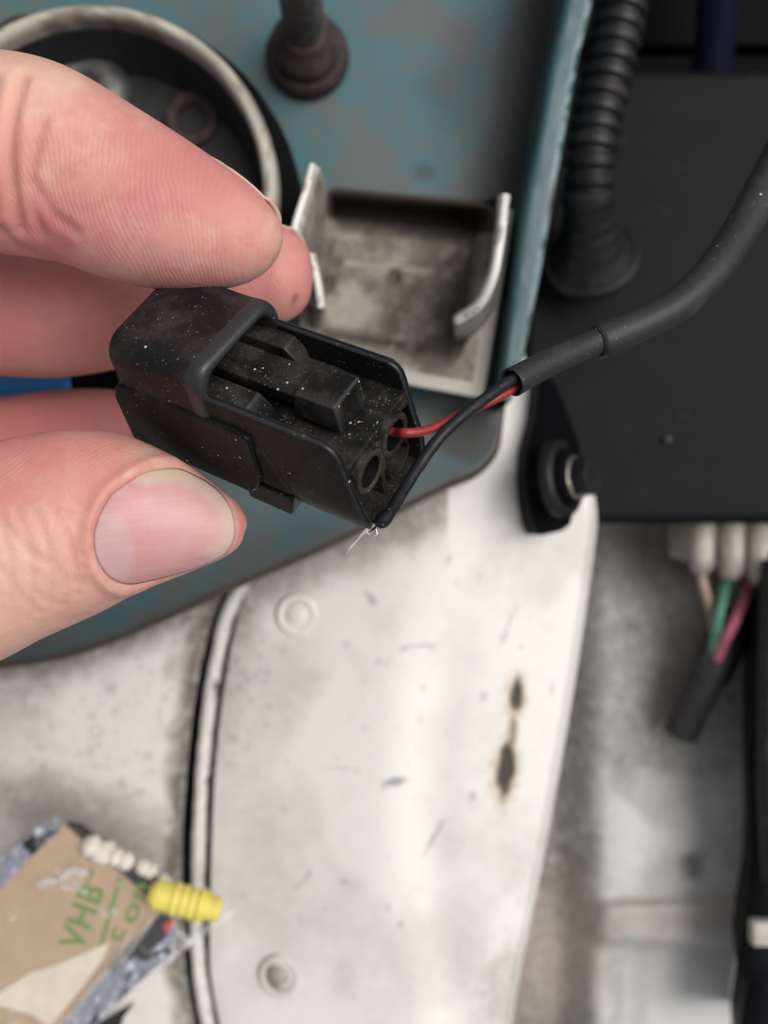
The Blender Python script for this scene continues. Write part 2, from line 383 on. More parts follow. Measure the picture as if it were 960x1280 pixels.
lip = sides.build('panel_lip', M['teal_edge'], tealp, attrs=dict(scuff=np.r_[sc_, pad], rust=np.r_[rs_, pad]))

# ---- white inner fender
rowsL = [(560, 380), (550, 470), (520, 560), (420, 640), (330, 700), (305, 745), (291, 800), (279, 870), (270, 950), (265, 1050), (263, 1150), (263, 1210), (276, 1290), (290, 1400)]
rowsR = [(640, 380), (664, 470), (702, 545), (738, 600), (746, 640), (741, 700), (735, 745), (727, 800), (716, 870), (702, 950), (684, 1050), (664, 1150), (652, 1210), (638, 1290), (615, 1400)]
NU, NV = 250, 340
px, py, u = sheet_px(rowsL, rowsR, NU, NV)
rx = np.interp(py, [380, 640, 700, 800, 900, 1000, 1100, 1200, 1290, 1400], [560, 545, 525, 505, 490, 482, 486, 500, 522, 540])  # ridge line
d0 = 178.
k = px-rx
d = d0+np.where(k < 0, -k*.030, 0)+np.where(k > 0, .006*k, 0)+2.0*np.exp(-(k/26.)**2)*0
d = d0-2.5+.5*(np.sqrt(k**2+30**2)*.052)-.5*k*.028
d = d+1.0*np.exp(-((k-55)/34.)**2)*sstep(720, 860, py)            # shallow trough right of the ridge
er = sstep(.955, 1.0, u); d = d+5*er**2.2                          # rolls off to the right
d = d+.5*(fbm(px, py, 160, 3, 3)-.5)
rust = np.maximum.reduce([blot(px, py, 645, 868, 7, 19, 6, .9, .35, 1), blot(px, py, 632, 962, 10, 33, 6, .8, .3, 2), .5*blot(px, py, 640, 918, 4, 22, 5, .8, .5, 3)])
halo = .9*np.maximum.reduce([blot(px, py, 645, 870, 13, 26, 6, .9, .5, 7), blot(px, py, 632, 964, 17, 42, 6, .8, .5, 8), blot(px, py, 640, 917, 8, 25, 5, .8, .5, 8)])
d = d+.5*rust
vv = unproj(px, py, d)
dirt_shade = .75*sstep(60, -12, px-np.interp(py, [p[1] for p in rowsL], [p[0] for p in rowsL])+60*(fbm(px, py, 60, 2)-.5))*np.interp(py, [700, 760, 900, 1000, 1400], [1, .95, .6, .25, .3])
dirt_shade = np.maximum(dirt_shade, .7*sstep(70, 0, py-(738-.42*(px-300))+60*(fbm(px, py, 50, 4)-.5))*(px < 560)*.9)
dirt_shade = np.maximum(dirt_shade, .20*sstep(.5, .68, fbm(px, py, 170, 11))); stain = np.clip(.8*halo, 0, 1)
dirt_shade = np.maximum(dirt_shade, .3*sstep(.99, 1, u)); dirt_shade = np.maximum(dirt_shade, .35*blot(px, py, 650, 1240, 50, 60, 0, .8, .5))
scuff = np.zeros_like(px)
for (x, y, a, b, r) in [(432, 805, 4, 5, 0), (473, 827, 4, 5, 20), (362, 735, 5, 4, 0), (414, 733, 4, 3, 0), (495, 977, 15, 5, -12), (480, 982, 4, 6, 0), (524, 807, 22, 2, -5), (505, 812, 7, 2, -20), (540, 812, 8, 2.5, 25),
                        (530, 860, 4, 4, 0), (525, 902, 3, 3, 0), (455, 910, 5, 3, 0), (630, 795, 4, 9, 20), (637, 775, 2, 12, 15), (645, 760, 1.6, 12, 8), (690, 860, 3, 10, 0), (604, 872, 4, 7, 0), (465, 750, 4, 8, -30), (458, 742, 3, 6, -30),
                        (430, 1102, 7, 4, 0), (500, 1155, 4, 4, 0), (375, 1105, 12, 2.5, -40), (385, 1093, 3, 8, 20), (543, 1045, 2.5, 22, 30), (552, 1027, 9, 2, -15), (332, 908, 3, 3, 0), (425, 960, 14, 1.5, 5), (590, 995, 4, 6, 0),
                        (318, 905, 2, 3, 0), (485, 1135, 3, 5, 0), (296, 900, 2, 3, 0), (355, 1010, 3, 2, 0), (560, 700, 3, 6, 10), (600, 720, 2, 8, 15)]:
    scuff = np.maximum(scuff, np.clip(random.uniform(.35, .7)*(1.35 if a*b > 40 else .7)*blot(px, py, x, y, a, b, r, .9, .5, int(x), 6.), 0, 1))
for i in range(90):
    x, y = 275+abs(random.gauss(0, 45)), random.uniform(740, 960)
    scuff = np.maximum(scuff, random.uniform(.15, .55)*blot(px, py, x-.10*(y-850), y, random.uniform(1.2, 3.5), random.uniform(1.2, 4), random.uniform(0, 180), 1.2, .6, i, 4.))
for i in range(40):
    x, y = random.uniform(290, 680), random.uniform(700, 1290)
    scuff = np.maximum(scuff, random.uniform(.1, .3)*blot(px, py, x, y, random.uniform(1.5, 3), random.uniform(1.5, 4), random.uniform(0, 180), .9, .6, i, 5.))
fl = up_faces(vv, grid_faces(NU, NV))
# outer flank dropping into the bay on the right
R_ = vv.reshape(NV, NU, 3)[:, -1]; fk = []
for q_, (dx, dz) in enumerate([(1.5, -8), (2.2, -25), (2.5, -110)]):
    b = R_.copy(); b[:, 0] += dx; b[:, 2] += dz; fk.append(b)
base = len(vv); vv = np.vstack([vv]+fk)
def rix(k, j): return (j*NU+NU-1) if k == 0 else base+(k-1)*NV+j
sf = []
for k_ in range(3):
    for j in range(NV-1): sf.append((rix(k_, j), rix(k_+1, j), rix(k_+1, j+1), rix(k_, j+1)))
a, b, c_ = [vv[i] for i in sf[10][:3]]
if np.cross(b-a, c_-a)[0] < 0: sf = [s_[::-1] for s_ in sf]
pad = np.zeros(3*NV)
fender = obj('fender_panel', vv, fl+sf, M['white_paint'], attrs=dict(dirt_shade=np.r_[dirt_shade, pad+.5], rust=np.r_[np.clip(rust, 0, 1), pad], scuff=np.r_[scuff, pad], stain=np.r_[stain, pad]))
tag(fender, 'white painted inner wing with rust chips and scratches', None, None, 'structure')
fend_uv = (px.copy(), py.copy(), d.copy())
def fender_d(x, y):
    i = np.argmin((fend_uv[0]-x)**2+(fend_uv[1]-y)**2); return fend_uv[2][i]
for (x, y, r, dk) in [(372, 769, 25, 0), (350, 1219, 25, 1)]:
    dd = fender_d(x, y); rr = r/F*dd; c = P(x, y, dd)
    pr = [(rr*1.12, -.6), (rr*1.08, .05), (rr*1.0, .45), (rr*.9, .75), (rr*.8, .60), (rr*.72, -.05), (rr*.62, -.25), (rr*.45, .25), (rr*.2, .5), (rr*.02, .52)]
    v, f = lathe(pr, c, (-.10, .0, 1), 40, False, True)
    v = np.array(v); a_ = np.arange(len(v)) % 40; ring = np.arange(len(v))//40
    groove = np.isin(ring, [1, 5, 6]).astype(float)*(.9 if dk else .55)+(ring >= 7)*(.45 if dk else .12)+ (ring<1)*.6
    obj('plug', v, f, M['white_paint'], fender, attrs=dict(dirt_shade=np.clip(groove+(.25*dk), 0, 1), rust=np.zeros(len(v)), scuff=np.zeros(len(v))))
# seam bead along the left of the fender
bead = [(345, 660, 184), (305, 728, 184), (284, 770, 184.5), (272, 820, 185), (262, 880, 185.5), (254, 960, 186), (249, 1050, 186), (247, 1130, 186), (249, 1210, 186), (262, 1290, 186), (276, 1400, 186)]
cc = catmull(np.array([P(*b) for b in bead]), 160)
wob = np.array([1.5+.06*math.sin(i*.31)+.05*math.sin(i*.83+1) for i in range(160)])
v, f = tube(cc, wob, 14); v = np.array(v); t_ = np.arange(len(v))//14; a_ = np.arange(len(v)) % 14
bd = .35*np.random.default_rng(3).random(len(v))*(fbm(t_*5., a_*20., 30, 2) > .45)+.25*(v[:, 0] > cc[np.clip(t_, 0, 159), 0]+.7)
bd = np.maximum(bd, .16); obj('seam_bead', v, f, M['white_paint'], fender, attrs=dict(dirt_shade=np.clip(bd, 0, 1), rust=.8*(fbm(t_*4., a_*9., 25, 4) > .66)*(v[:, 0] > cc[np.clip(t_, 0, 159), 0]+.6), scuff=np.zeros(len(v))))

# ---- grubby white side panel left of the seam
pl = [(-420, 640), (-420, 900), (-420, 1100), (-420, 1420)]
pr = [(330, 640), (262, 790), (243, 880), (234, 960), (228, 1060), (229, 1130), (232, 1210), (246, 1290), (262, 1420)]
NU2, NV2 = 230, 230
px, py, u = sheet_px(pl, pr, NU2, NV2, True)
d = 184+2.2*sstep(.965, 1, u)**2+2.2*sstep(150, -150, px)*sstep(900, 1100, py)+.8*(fbm(px, py, 150, 8, 3)-.5)+4*np.exp(-((px+40)/160)**2-((py-1010)/70)**2)
vv = unproj(px, py, d)
eb = np.interp(px, [-420, 0, 130, 250, 330], [838, 838, 810, 757, 720])
dirt_shade = .85*sstep(75, 0, py-eb+80*(fbm(px, py, 70, 3)-.5)); dirt_shade = np.maximum(dirt_shade, .9*sstep(.935, .985, u+.045*(fbm(px, py, 40, 5)-.5)))
dirt_shade = np.maximum(dirt_shade, .55*sstep(.5, .72, fbm(px, py, 110, 21))*sstep(1020, 820, py)); dirt_shade = np.maximum(dirt_shade, .42*sstep(.50, .70, fbm(px, py, 120, 31))*sstep(1100, 900, py))
dirt_shade = np.maximum(dirt_shade, .55*blot(px, py, 60, 1010, 190, 45, 14, .7, .6, 4, 60)); dirt_shade = np.maximum(dirt_shade, .12)
scuff = np.zeros_like(px)
for (x, y, a, b) in [(120, 914, 8, 8), (115, 895, 6, 4), (205, 872, 4, 4), (140, 860, 6, 9), (152, 977, 4, 6), (185, 945, 5, 5), (175, 990, 7, 4), (130, 850, 4, 4), (145, 888, 5, 5), (112, 940, 3, 8), (200, 895, 2, 14), (65, 908, 4, 3)]:
    scuff = np.maximum(scuff, .33*blot(px, py, x, y, a, b, 0, 1.2, .7, int(x), 6.))
for i in range(150):
    x, y = random.uniform(-60, 235), random.uniform(770, 1010)
    scuff = np.maximum(scuff, random.uniform(.1, .45)*blot(px, py, x, y, random.uniform(1.2, 4), random.uniform(1.2, 4), random.uniform(0, 180), 1.2, .6, i, 4.))
scuff = np.where(np.hypot(px-120, py-914) < 4, 0, scuff)
sidep = obj('side_panel', vv, up_faces(vv, grid_faces(NU2, NV2)), M['white_paint'], solid=1.0, attrs=dict(dirt_shade=np.clip(dirt_shade, 0, 1), rust=np.zeros_like(px), scuff=scuff))
tag(sidep, 'grubby white panel left of the dark seam', None, None, 'structure')

# ---- deep part of the bay on the right
NU3, NV3 = 150, 200
px, py, u = sheet_px([(560, 380), (560, 700), (560, 1000), (560, 1420)], [(1300, 380), (1300, 700), (1300, 1000), (1300, 1420)], NU3, NV3, False)
d = 226+5*(fbm(px, py, 200, 13, 3)-.5)-4*sstep(1122, 1134, py)*sstep(735, 790, px+40*(fbm(px, py, 60, 33)-.5))+7*sstep(1172, 1186, py)*sstep(735, 790, px)+10*sstep(760, 690, px)+8*sstep(760, 640, py)
vv = unproj(px, py, d)
dirt_shade = .60*sstep(.40, .66, fbm(px, py, 150, 41)+.20*sstep(960, 740, py)+.2*sstep(770, 660, px))
dirt_shade = np.maximum(dirt_shade, .8*sstep(800, 700, px+40*(fbm(px, py, 60, 3)-.5))); dirt_shade = np.maximum(dirt_shade, .5*sstep(860, 690, py)); dirt_shade = np.minimum(dirt_shade, np.where((py > 960) & (px > 760), 1-.72*sstep(940, 990, py+60*(fbm(px, py, 60, 5)-.5))*sstep(745, 790, px+50*(fbm(px, py, 50, 15)-.5)), 1))  # darker towards the left and towards the top
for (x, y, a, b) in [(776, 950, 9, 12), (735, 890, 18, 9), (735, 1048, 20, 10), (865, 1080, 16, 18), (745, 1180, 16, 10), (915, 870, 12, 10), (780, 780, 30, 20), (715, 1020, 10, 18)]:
    dirt_shade = np.maximum(dirt_shade, .7*blot(px, py, x, y, a, b, 0, 1.1, .6, int(x), 14.))
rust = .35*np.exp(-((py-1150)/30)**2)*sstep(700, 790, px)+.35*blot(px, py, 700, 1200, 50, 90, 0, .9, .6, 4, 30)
deep = obj('wheel_arch', vv, up_faces(vv, grid_faces(NU3, NV3)), M['deep_paint'], attrs=dict(dirt_shade=np.clip(dirt_shade, 0, 1), rust=np.zeros_like(px), scuff=np.zeros_like(px)))
tag(deep, 'deep stained white panel at the bottom of the bay', None, None, 'structure')
at = deep.data.attributes.new('tan', 'FLOAT', 'POINT'); at.data.foreach_set('value', np.clip(rust*1.6, 0, 1).astype(np.float32))
nt = M['deep_paint'].node_tree; bs = nt.nodes['Principled BSDF']; lk = bs.inputs['Base Color'].links[0]; src = lk.from_socket
ax = nt.nodes.new('ShaderNodeAttribute'); ax.attribute_name = 'tan'; mx = nt.nodes.new('ShaderNodeMix'); mx.data_type = 'RGBA'
nt.links.new(ax.outputs['Fac'], mx.inputs[0]); nt.links.new(src, mx.inputs[6]); mx.inputs[7].default_value = (.40, .33, .28, 1); nt.links.new(mx.outputs[2], bs.inputs['Base Color'])

# =================================================================== THINGS BEHIND
# ---- round well with pale rim
dz = 150.; c = P(112, 236, dz); R0 = 226/F*dz
well = thing('round_well', c-np.array([0, 0, 16]), 'round black well with a dirty pale rim behind the fingers', 'housing')
Nn = 96
def ringmesh(prof, nseg=Nn): return lathe(prof, c, (0, 0, 1), nseg, False, False)
v, f = ringmesh([(R0-1.9, -9), (R0-1.5, -1.4), (R0-1.1, -.25), (R0-.5, .1), (R0+.4, -.1), (R0+.8, -.6), (R0+1.1, -1.6), (R0+1.3, -10)])
v = np.array(v); ang = np.arange(len(v)) % Nn; rg = np.arange(len(v))//Nn
dr = .55*(fbm(ang*3., rg*6., 12, 3) > .52)+.25*(rg <= 1)+.3*(rg >= 6)
obj('rim', v, f, M['rim_paint'], well, attrs=dict(dirt_shade=np.clip(dr, 0, 1), rust=.6*(fbm(ang*2.3, rg*7., 10, 8) > .68), scuff=np.zeros(len(v))))
v, f = ringmesh([(R0-1.95, -3), (R0-2.2, -7), (R0-2.8, -12), (R0-4, -15.5)]); obj('well_wall', v, [k[::-1] for k in f], M['well_black'], well)
v, f = lathe([(R0-3.5, -15), (R0*.5, -15.6), (.3, -15.4)], c, (0, 0, 1), Nn, False, True); obj('well_floor', v, f, M['well_black'], well)
v, f = ringmesh([(R0+1.2, -4), (R0+2.6, -5.5), (R0+3.6, -8.5), (R0+4.2, -13), (R0+4.3, -19)]); obj('gap_shade', v, f, M['void_black'], well)  # black ring added to stand for the shadowed gap around the rim
bc = P(240, 150, 165.); v, f = lathe([(5.2, -1), (5.0, 1), (4.4, 1.6), (3.2, 1.5), (2.5, 1.0), (2.2, -2), (.1, -2)], bc, (0.1, -.1, 1), 28, False, True)
obj('boss', v, f, M['rust_steel'], well)
bc = P(108, 118, 164.); v, f = lathe([(8.5, -2), (8.2, .5), (7.2, 2.2), (5.5, 3.1), (3.4, 3.3), (2.6, 2.6), (2.2, 1.5), (.1, 1.2)], bc, (0, .1, 1), 32, False, True)
obj('boss', v, f, M['thread_steel'], well)
bc = P(30, 60, 164.); v, f = lathe([(6.5, -2), (6.2, .5), (5.2, 1.7), (2.5, 2.3), (.1, 2.4)], bc, (0, .1, 1), 28, False, True); obj('boss', v, f, M['rust_steel'], well)

# ---- threaded stud with nut
sb = P(384, 68, 166.5)
stud = thing('stud', sb, 'rusty threaded stud with flanged nut on the teal panel', 'stud')
v, f = lathe([(7.8, -1.2), (7.7, .4), (7.0, 1.5), (6.2, 1.9), (5.0, 2.2)], sb, (0, 0, 1), 40); obj('washer', v, f, M['rust_steel'], stud)
v, f = lathe([(6.3, 0), (6.5, .8), (6.2, 2.6), (5.0, 3.4), (4.4, 5.5), (4.0, 6.4)], sb+np.array([0, 0, 2.0]), (.02, .04, 1), 36); obj('nut', v, f, M['rust_steel'], stud)
prof = []
for i in range(36): prof.append((3.1+.55*(1 if i % 2 else -1), 7+i*.7))
v, f = lathe(prof, sb, (.02, .04, 1), 28); obj('threaded_shank', v, f, M['thread_steel'], stud)

# ---- bracket
br = thing('bracket', P(510, 360, 160), 'dirty off white sheet metal bracket with two upright ears', 'bracket')
A = [(392, 238), (384, 300), (376, 380), (372, 455)]; B = [(642, 262), (632, 330), (619, 410), (604, 498)]
NB, NBv = 120, 120
px, py, u = sheet_px(A, B, NB, NBv); vN = np.repeat(np.linspace(0, 1, NBv), NB)
pin = sstep(.04, .15, u)*sstep(.90, .80, u+.06*sstep(.6, .9, vN))*sstep(.0, .05, vN)*sstep(.93, .76, vN+.10*np.abs(u-.5))
d = 153+2.5*u+13*pin
floor = sstep(.36, .43, vN+.03*u)*pin; d = d-6.0*floor*(.55+.45*sstep(1.0, .6, u))
d = d+5.0*np.maximum(pin, sstep(.06, .12, u)*sstep(.95, .90, u)*(vN < .16))*sstep(.24, .12, vN)
d = d-1.1*np.exp(-((px-487)/32.)**2-((py-340)/30.)**2)+2.4*np.exp(-((px-493)/9.)**2-((py-343)/12.)**2)
d = d+2.0*np.exp(-((px-407)/10.)**2-((py-356)/14.)**2)+.7*np.exp(-(poly_dist(px, py, [(490, 408), (530, 355), (575, 322)])/6.)**2)
d = d+.4*(fbm(px, py, 45, 6)-.5)
vv = unproj(px, py, d)
dirt_shade = .36+.40*sstep(.40, .60, fbm(px, py, 55, 17)); dirt_shade = np.maximum(dirt_shade, .62*sstep(.44, .34, vN)*pin*(fbm(px, py, 40, 3)+.35)); dirt_shade = np.where((np.abs(vN+.03*u-.395) < .022) & (u > .2) & (u < .74), .0, dirt_shade)  # clear line along the step paints in its edge highlight
dirt_shade = np.maximum(dirt_shade, .85*pin*sstep(.60, .86, u+.14*(fbm(px, py, 40, 2)-.5))); dirt_shade = np.maximum(dirt_shade, .7*np.exp(-(poly_dist(px, py, [(490, 408), (530, 355), (575, 322)])/8.)**2))  # right wall of the pocket: its shade painted in with the dirt
dirt_shade = np.maximum(dirt_shade, .9*blot(px, py, 494, 345, 9, 12, 0, .6, .4)); dirt_shade = np.maximum(dirt_shade, .95*blot(px, py, 408, 357, 11, 15, 0, .5, .4)); dirt_shade = np.where((u > .93) | (vN > .93), .12, dirt_shade)  # dark blots paint in the darkness inside two holes
dirt_shade = np.maximum(dirt_shade, 1.0*sstep(.19, .12, vN+.0*u)*sstep(.05, .10, u)*sstep(.97, .93, u))  # top slot: its shade painted in along with rust
dirt_shade = np.maximum(dirt_shade, .8*pin*sstep(.72, .80, vN)*sstep(.95, .82, vN)*.6)
rust = .8*pin*sstep(.62, .84, u+.16*(fbm(px, py, 40, 2)-.5))*sstep(.25, .4, vN)+.8*np.exp(-((py-(420+.16*(px-430)))/9.)**2)*(fbm(px, py, 30, 7) > .42)*sstep(.05, .2, u)*sstep(.75, .6, u)+1.0*sstep(.17, .10, vN)*sstep(.05, .10, u)*sstep(.97, .93, u)  # rust, also darkening the right wall and slot as painted shade
obj('base_plate', vv, up_faces(vv, grid_faces(NB, NBv)), M['bracket_paint'], br, solid=.9, attrs=dict(dirt_shade=np.clip(dirt_shade, 0, 1), rust=np.clip(rust, 0, 1), scuff=np.zeros_like(px)))
def ear(name, bottom, topl, thick, n=30):
    """thin upright sheet from the plate edge up to its top edge; points are (x, y, d)"""
    b = catmull(np.array([P(*k) for k in bottom]), n); t2 = catmull(np.array([P(*k) for k in topl]), n)
    m = 10; vs = []
    for j in range(m):
        s = j/(m-1); vs += list(b*(1-s)+t2*s)
    vs = np.array(vs); s_ = np.repeat(np.linspace(0, 1, m), n)
    dr = .30+.25*(1-s_)+.25*(fbm(np.tile(np.arange(n)*9., m), s_*80, 30, 3) > .5); e = np.zeros(len(vs))
    return obj(name, vs, grid_faces(n, m), M['bracket_paint'], br, solid=thick, attrs=dict(dirt_shade=np.clip(dr, 0, 1), rust=e, scuff=e)), t2
def edge_strip(t2, r, par):
    v, f = tube(t2, r, 8); e = np.zeros(len(v))
    k = np.arange(len(v))//8
    obj('edge', v, f, M['bracket_edge'], par, attrs=dict(dirt_shade=.7*(fbm(k*7., np.arange(len(v)) % 8*11., 26, 5) > .60), rust=e, scuff=e))
e1, t2 = ear('ear', [(403, 238, 153), (396, 290, 153), (390, 345, 153), (392, 390, 153)], [(391, 206, 129), (380, 245, 128.5), (368, 285, 128), (362, 318, 129)], 1.0)
edge_strip(t2, .55, e1)
e3, t2 = ear('ear', [(396, 330, 154), (392, 370, 154), (396, 410, 154)], [(388, 318, 139), (396, 350, 139), (401, 385, 140)], .8); edge_strip(t2, .6, e3)
e2, t2 = ear('ear', [(633, 268, 155), (625, 330, 155), (612, 395, 155), (590, 420, 155), (570, 428, 157)], [(632, 244, 130), (625, 300, 130), (615, 350, 131), (600, 380, 133), (570, 402, 136)], -1.0)
edge_strip(t2, .72, e2)

# ---- corrugated conduit with flared boot
con = thing('corrugated_hose', P(735, 330, 180), 'black corrugated hose with flared rubber boot beside the teal edge', 'hose')
cl = catmull(np.array([P(815, -130, 166), P(792, -50, 167), P(775, 20, 168), P(760, 90, 169), P(746, 150, 170), P(738, 205, 171), P(735, 245, 173)]), 360)
ln = np.concatenate([[0], np.cumsum(np.linalg.norm(np.diff(cl, axis=0), axis=1))])
ph = (ln/3.15) % 1; rr = 4.15+.75*sstep(.08, .30, ph)*sstep(.92, .70, ph)
v, f = tube(cl, rr, 28); obj('hose', v, f, M['hose_black'], con)
ax = np.array(P(735, 245, 173)-P(742, 330, 186)); bc = P(735, 322, 184)
cl2 = catmull(np.array([P(735, 236, 171), P(735, 258, 173), P(736, 280, 176), P(737, 302, 179.5), P(738, 322, 183.5)]), 40)
sb_ = np.linspace(0, 1, 40); r2 = np.interp(sb_, [0, .12, .2, .45, .7, .85, 1], [5.0, 5.2, 4.7, 5.2, 6.3, 7.4, 9.0])+.10*np.sin(sb_*38)*(sb_ > .2)
v, f = tube(cl2, r2, 40, True); obj('boot', v, f, M['hose_black'], con)
axb = cl2[-4]-cl2[-1]; v, f = lathe([(8.2, .5), (8.9, .7), (9.6, .6), (9.9, .1), (9.8, -.6), (9.2, -2.0)], cl2[-1], tuple(axb), 48, False, False); obj('flange', v, f, M['hose_black'], con)

# ---- black box cover
bx = thing('black_cover', P(830, 400, 215), 'large matt black plastic box at the right with one pale scratch dot', 'cover')
def slab(x0, y0, x1, y1, d, dep, tilt=0, b=2.5, name='panel', mat='bay_black'):
    v = [P(x0, y1, d+tilt), P(x1, y1, d+tilt), P(x1, y0, d), P(x0, y0, d)]; lo = [k-np.array([0, 0, dep]) for k in v]
    f = [(0, 1, 2, 3), (7, 6, 5, 4), (0, 4, 5, 1), (1, 5, 6, 2), (2, 6, 7, 3), (3, 7, 4, 0)]
    return obj(name, v+lo, f, M[mat], bx, bevel=b, seg=3)
slab(654, 84, 1250, 655, 190, 60, 1.5, name='lid')
v, f = lathe([(.9, -.4), (.9, .15), (.7, .3), (.1, .35)], P(835, 549, 190.4), (0, 0, 1), 16, False, True); obj('dimple', v, f, M['rubber_sleeve'], bx)
v, f = lathe([(.9, -.3), (.9, .2), (.1, .4)], P(877, 118, 191.4), (0, 0, 1), 16, False, True); obj('dimple', v, f, M['hose_black'], bx)
# void behind, with a dim blue hose
rw = obj('rear_wall', *box(P(600, 60, 250)-np.array([0, 0, 5]), P(1400, -320, 250)+np.array([0, 0, 2])), M['void_black'], smooth=False); tag(rw, 'black recess at the top right corner behind the hose', None, None, 'structure')
cl = catmull(np.array([P(905, -160, 225), P(900, -60, 226), P(895, 30, 227), P(888, 110, 230), P(880, 200, 240)]), 40); v, f = tube(cl, 5.0, 20)
tag(obj('blue_hose', v, f, M['dark_blue']), 'dim dark blue hose in the black corner at top right', 'hose')

# ---- rubber mount with bolt
mt = thing('rubber_mount', P(695, 610, 180), 'black rubber hinge mount with a bolt on the white wing', 'mount')
axv = np.array([.80, .10, .60]); axv /= np.linalg.norm(axv)
cM = P(688, 603, 171)
outline = [(640+a/4.925, 440+b/4.925) for a, b in [(175, 100), (165, 250), (150, 400), (120, 500), (90, 600), (78, 760), (90, 900), (120, 1040), (170, 1135), (240, 1120), (320, 1100), (370, 1060), (390, 960), (400, 850), (410, 740), (430, 640), (425, 560), (380, 440), (330, 300), (270, 170), (230, 100)]]
up_ = []; dn_ = []
for (x, y) in outline:
    dd = 169+.10*max(0, 560-y)*.15-.14*(x-690)*.6
    up_.append(P(x, y, dd)); dn_.append(P(x, y, dd)-np.array([1.5, 0, 8]))
n = len(up_); v = up_+dn_; f = [tuple(range(n)), tuple(range(2*n-1, n-1, -1))]+[((i+1) % n, i, n+i, n+(i+1) % n) for i in range(n)]
a, b, c_ = v[0], v[5], v[10]
if np.cross(b-a, c_-a)[2] < 0: f = [k[::-1] for k in f]
obj('body', v, f, M['bay_black'], mt, bevel=1.6, seg=4)
v, f = lathe([(7.4, -1.0), (7.3, .6), (6.7, 1.3), (5.6, 1.2), (5.1, .4)], P(702, 598, 167), axv, 36, False, False); obj('collar', v, f, M['hose_black'], mt)
v, f = lathe([(5.2, -1), (5.1, 2.2), (4.6, 2.8), (2.5, 2.9)], P(704, 597, 167), axv, 32); obj('bush', v, f, M['void_black'], mt)
v, f = lathe([(4.1, 0), (4.1, .8), (3.9, 1.0)], P(716, 598, 165.5), axv, 28); obj('washer', v, f, M['zinc'], mt)
v, f = hexprism(P(722, 597, 164.5), axv, 3.9, 3.2); obj('bolt_head', v, f, M['hose_black'], mt, smooth=False, bevel=.2)

# ---- pale multi-way plug with three wires
pg = thing('wire_plug', P(910, 690, 216), 'pale ribbed plastic plug with tan, green and pink wires', 'wire plug')
dpl = 206.
m = MB(); m.add(*box([0, 0, 0], [1, 1, 1], lambda q: P(862+112*q[0]+6*q[1]*0, 640+(60+30*q[0])*q[1], dpl)+np.array([0, 0, -16*(1-q[2])])))
m.build('plug_body', M['pale_plug'], pg, bevel=.8)
for i, x in enumerate([878, 915, 952]):
    cl = np.array([P(x+2, 640, dpl-1), P(x-1, 670, dpl-1), P(x-1, 698+8*i, dpl-1), P(x-1, 706+9*i, dpl+3)]); v, f = tube(catmull(cl, 12), 2.7, 14); obj('rib', v, f, M['pale_plug'], pg)
for mat_, pts in (('wire_tan', [(874, 704, 210), (880, 735, 208), (889, 765, 208), (893, 800, 210), (885, 840, 212)]), ('wire_green', [(910, 715, 210), (904, 745, 206), (897, 775, 205), (893, 805, 208), (882, 845, 212)]), ('wire_pink', [(938, 725, 210), (928, 755, 206), (916, 780, 204), (904, 805, 206), (888, 845, 212)])):
    v, f = tube(catmull(np.array([P(*k) for k in pts]), 30), 1.15 if 'tan' in mat_ else 1.25, 14); obj('wire', v, f, M[mat_], pg)
v, f = tube(catmull(np.array([P(915, 770, 214), P(903, 800, 212), P(890, 830, 212), P(874, 865, 214), P(858, 900, 217), P(850, 918, 218)]), 40), np.interp(np.linspace(0, 1, 40), [0, .2, .5, 1], [4.2, 4.6, 4.4, 4.0]), 22); obj('sleeve', v, f, M['rubber_sleeve'], pg)
v, f = tube(catmull(np.array([P(952, 740, 213), P(935, 780, 212), P(915, 815, 213), P(898, 850, 215)]), 24), 2.6, 14); obj('wire', v, f, M['void_black'], pg)
tag(MB().add(*box(P(957, 675, 224)-np.array([0, 0, 8]), P(985, 650, 224))).build('blue_clip', M['dark_blue'], bevel=.6), 'small blue clip at the right edge beside the pale plug', 'clip')

# ---- upright black hose on the right edge with pale clip
ps = thing('black_duct', P(965, 1000, 262), 'black upright duct along the right edge with a pale clip', 'duct')
pa = [(950, 690), (944, 760), (936, 850), (935, 950), (937, 1060), (934, 1120), (924, 1180), (919, 1205), (936, 1228), (928, 1260), (918, 1330)]
pb = [(1120, 690), (1120, 760), (1120, 850), (1120, 950), (1120, 1060), (1120, 1120), (1120, 1180), (1120, 1205), (1120, 1228), (1120, 1260), (1120, 1330)]
px, py, u = sheet_px(pa, pb, 16, 120, False); d = 204-3*np.sqrt(np.clip(1-(1-np.clip(u*3.5, 0, 1))**2, 0, 1))*1.2
vv = unproj(px, py, d); G = vv.reshape(120, 16, 3); sk = G[:, 0].copy(); sk[:, 2] -= 26; sk[:, 0] += 9
m = MB(); m.add(vv, up_faces(vv, grid_faces(16, 120))); n = len(m.v); m.v += list(G[:, 0])+list(sk); m.f += [(n+i, n+i+1, n+120+i+1, n+120+i) for i in range(119)]
m.build('duct_body', M['bay_black'], ps)
m = MB(); m.add(*box([0, 0, 0], [1, 1, 1], lambda q: P(938+60*q[0], 1150+30*q[1], 199)+np.array([0, 0, 3*q[2]-1.5]))); m.build('clip', M['pale_plug'], ps, bevel=.5)
cl = catmull(np.array([P(966, 700, 198), P(962, 800, 198), P(960, 900, 198), P(962, 1000, 198), P(966, 1100, 199)]), 40); v, f = tube(cl, 2.4, 16); obj('cable', v, f, M['hose_black'], ps)

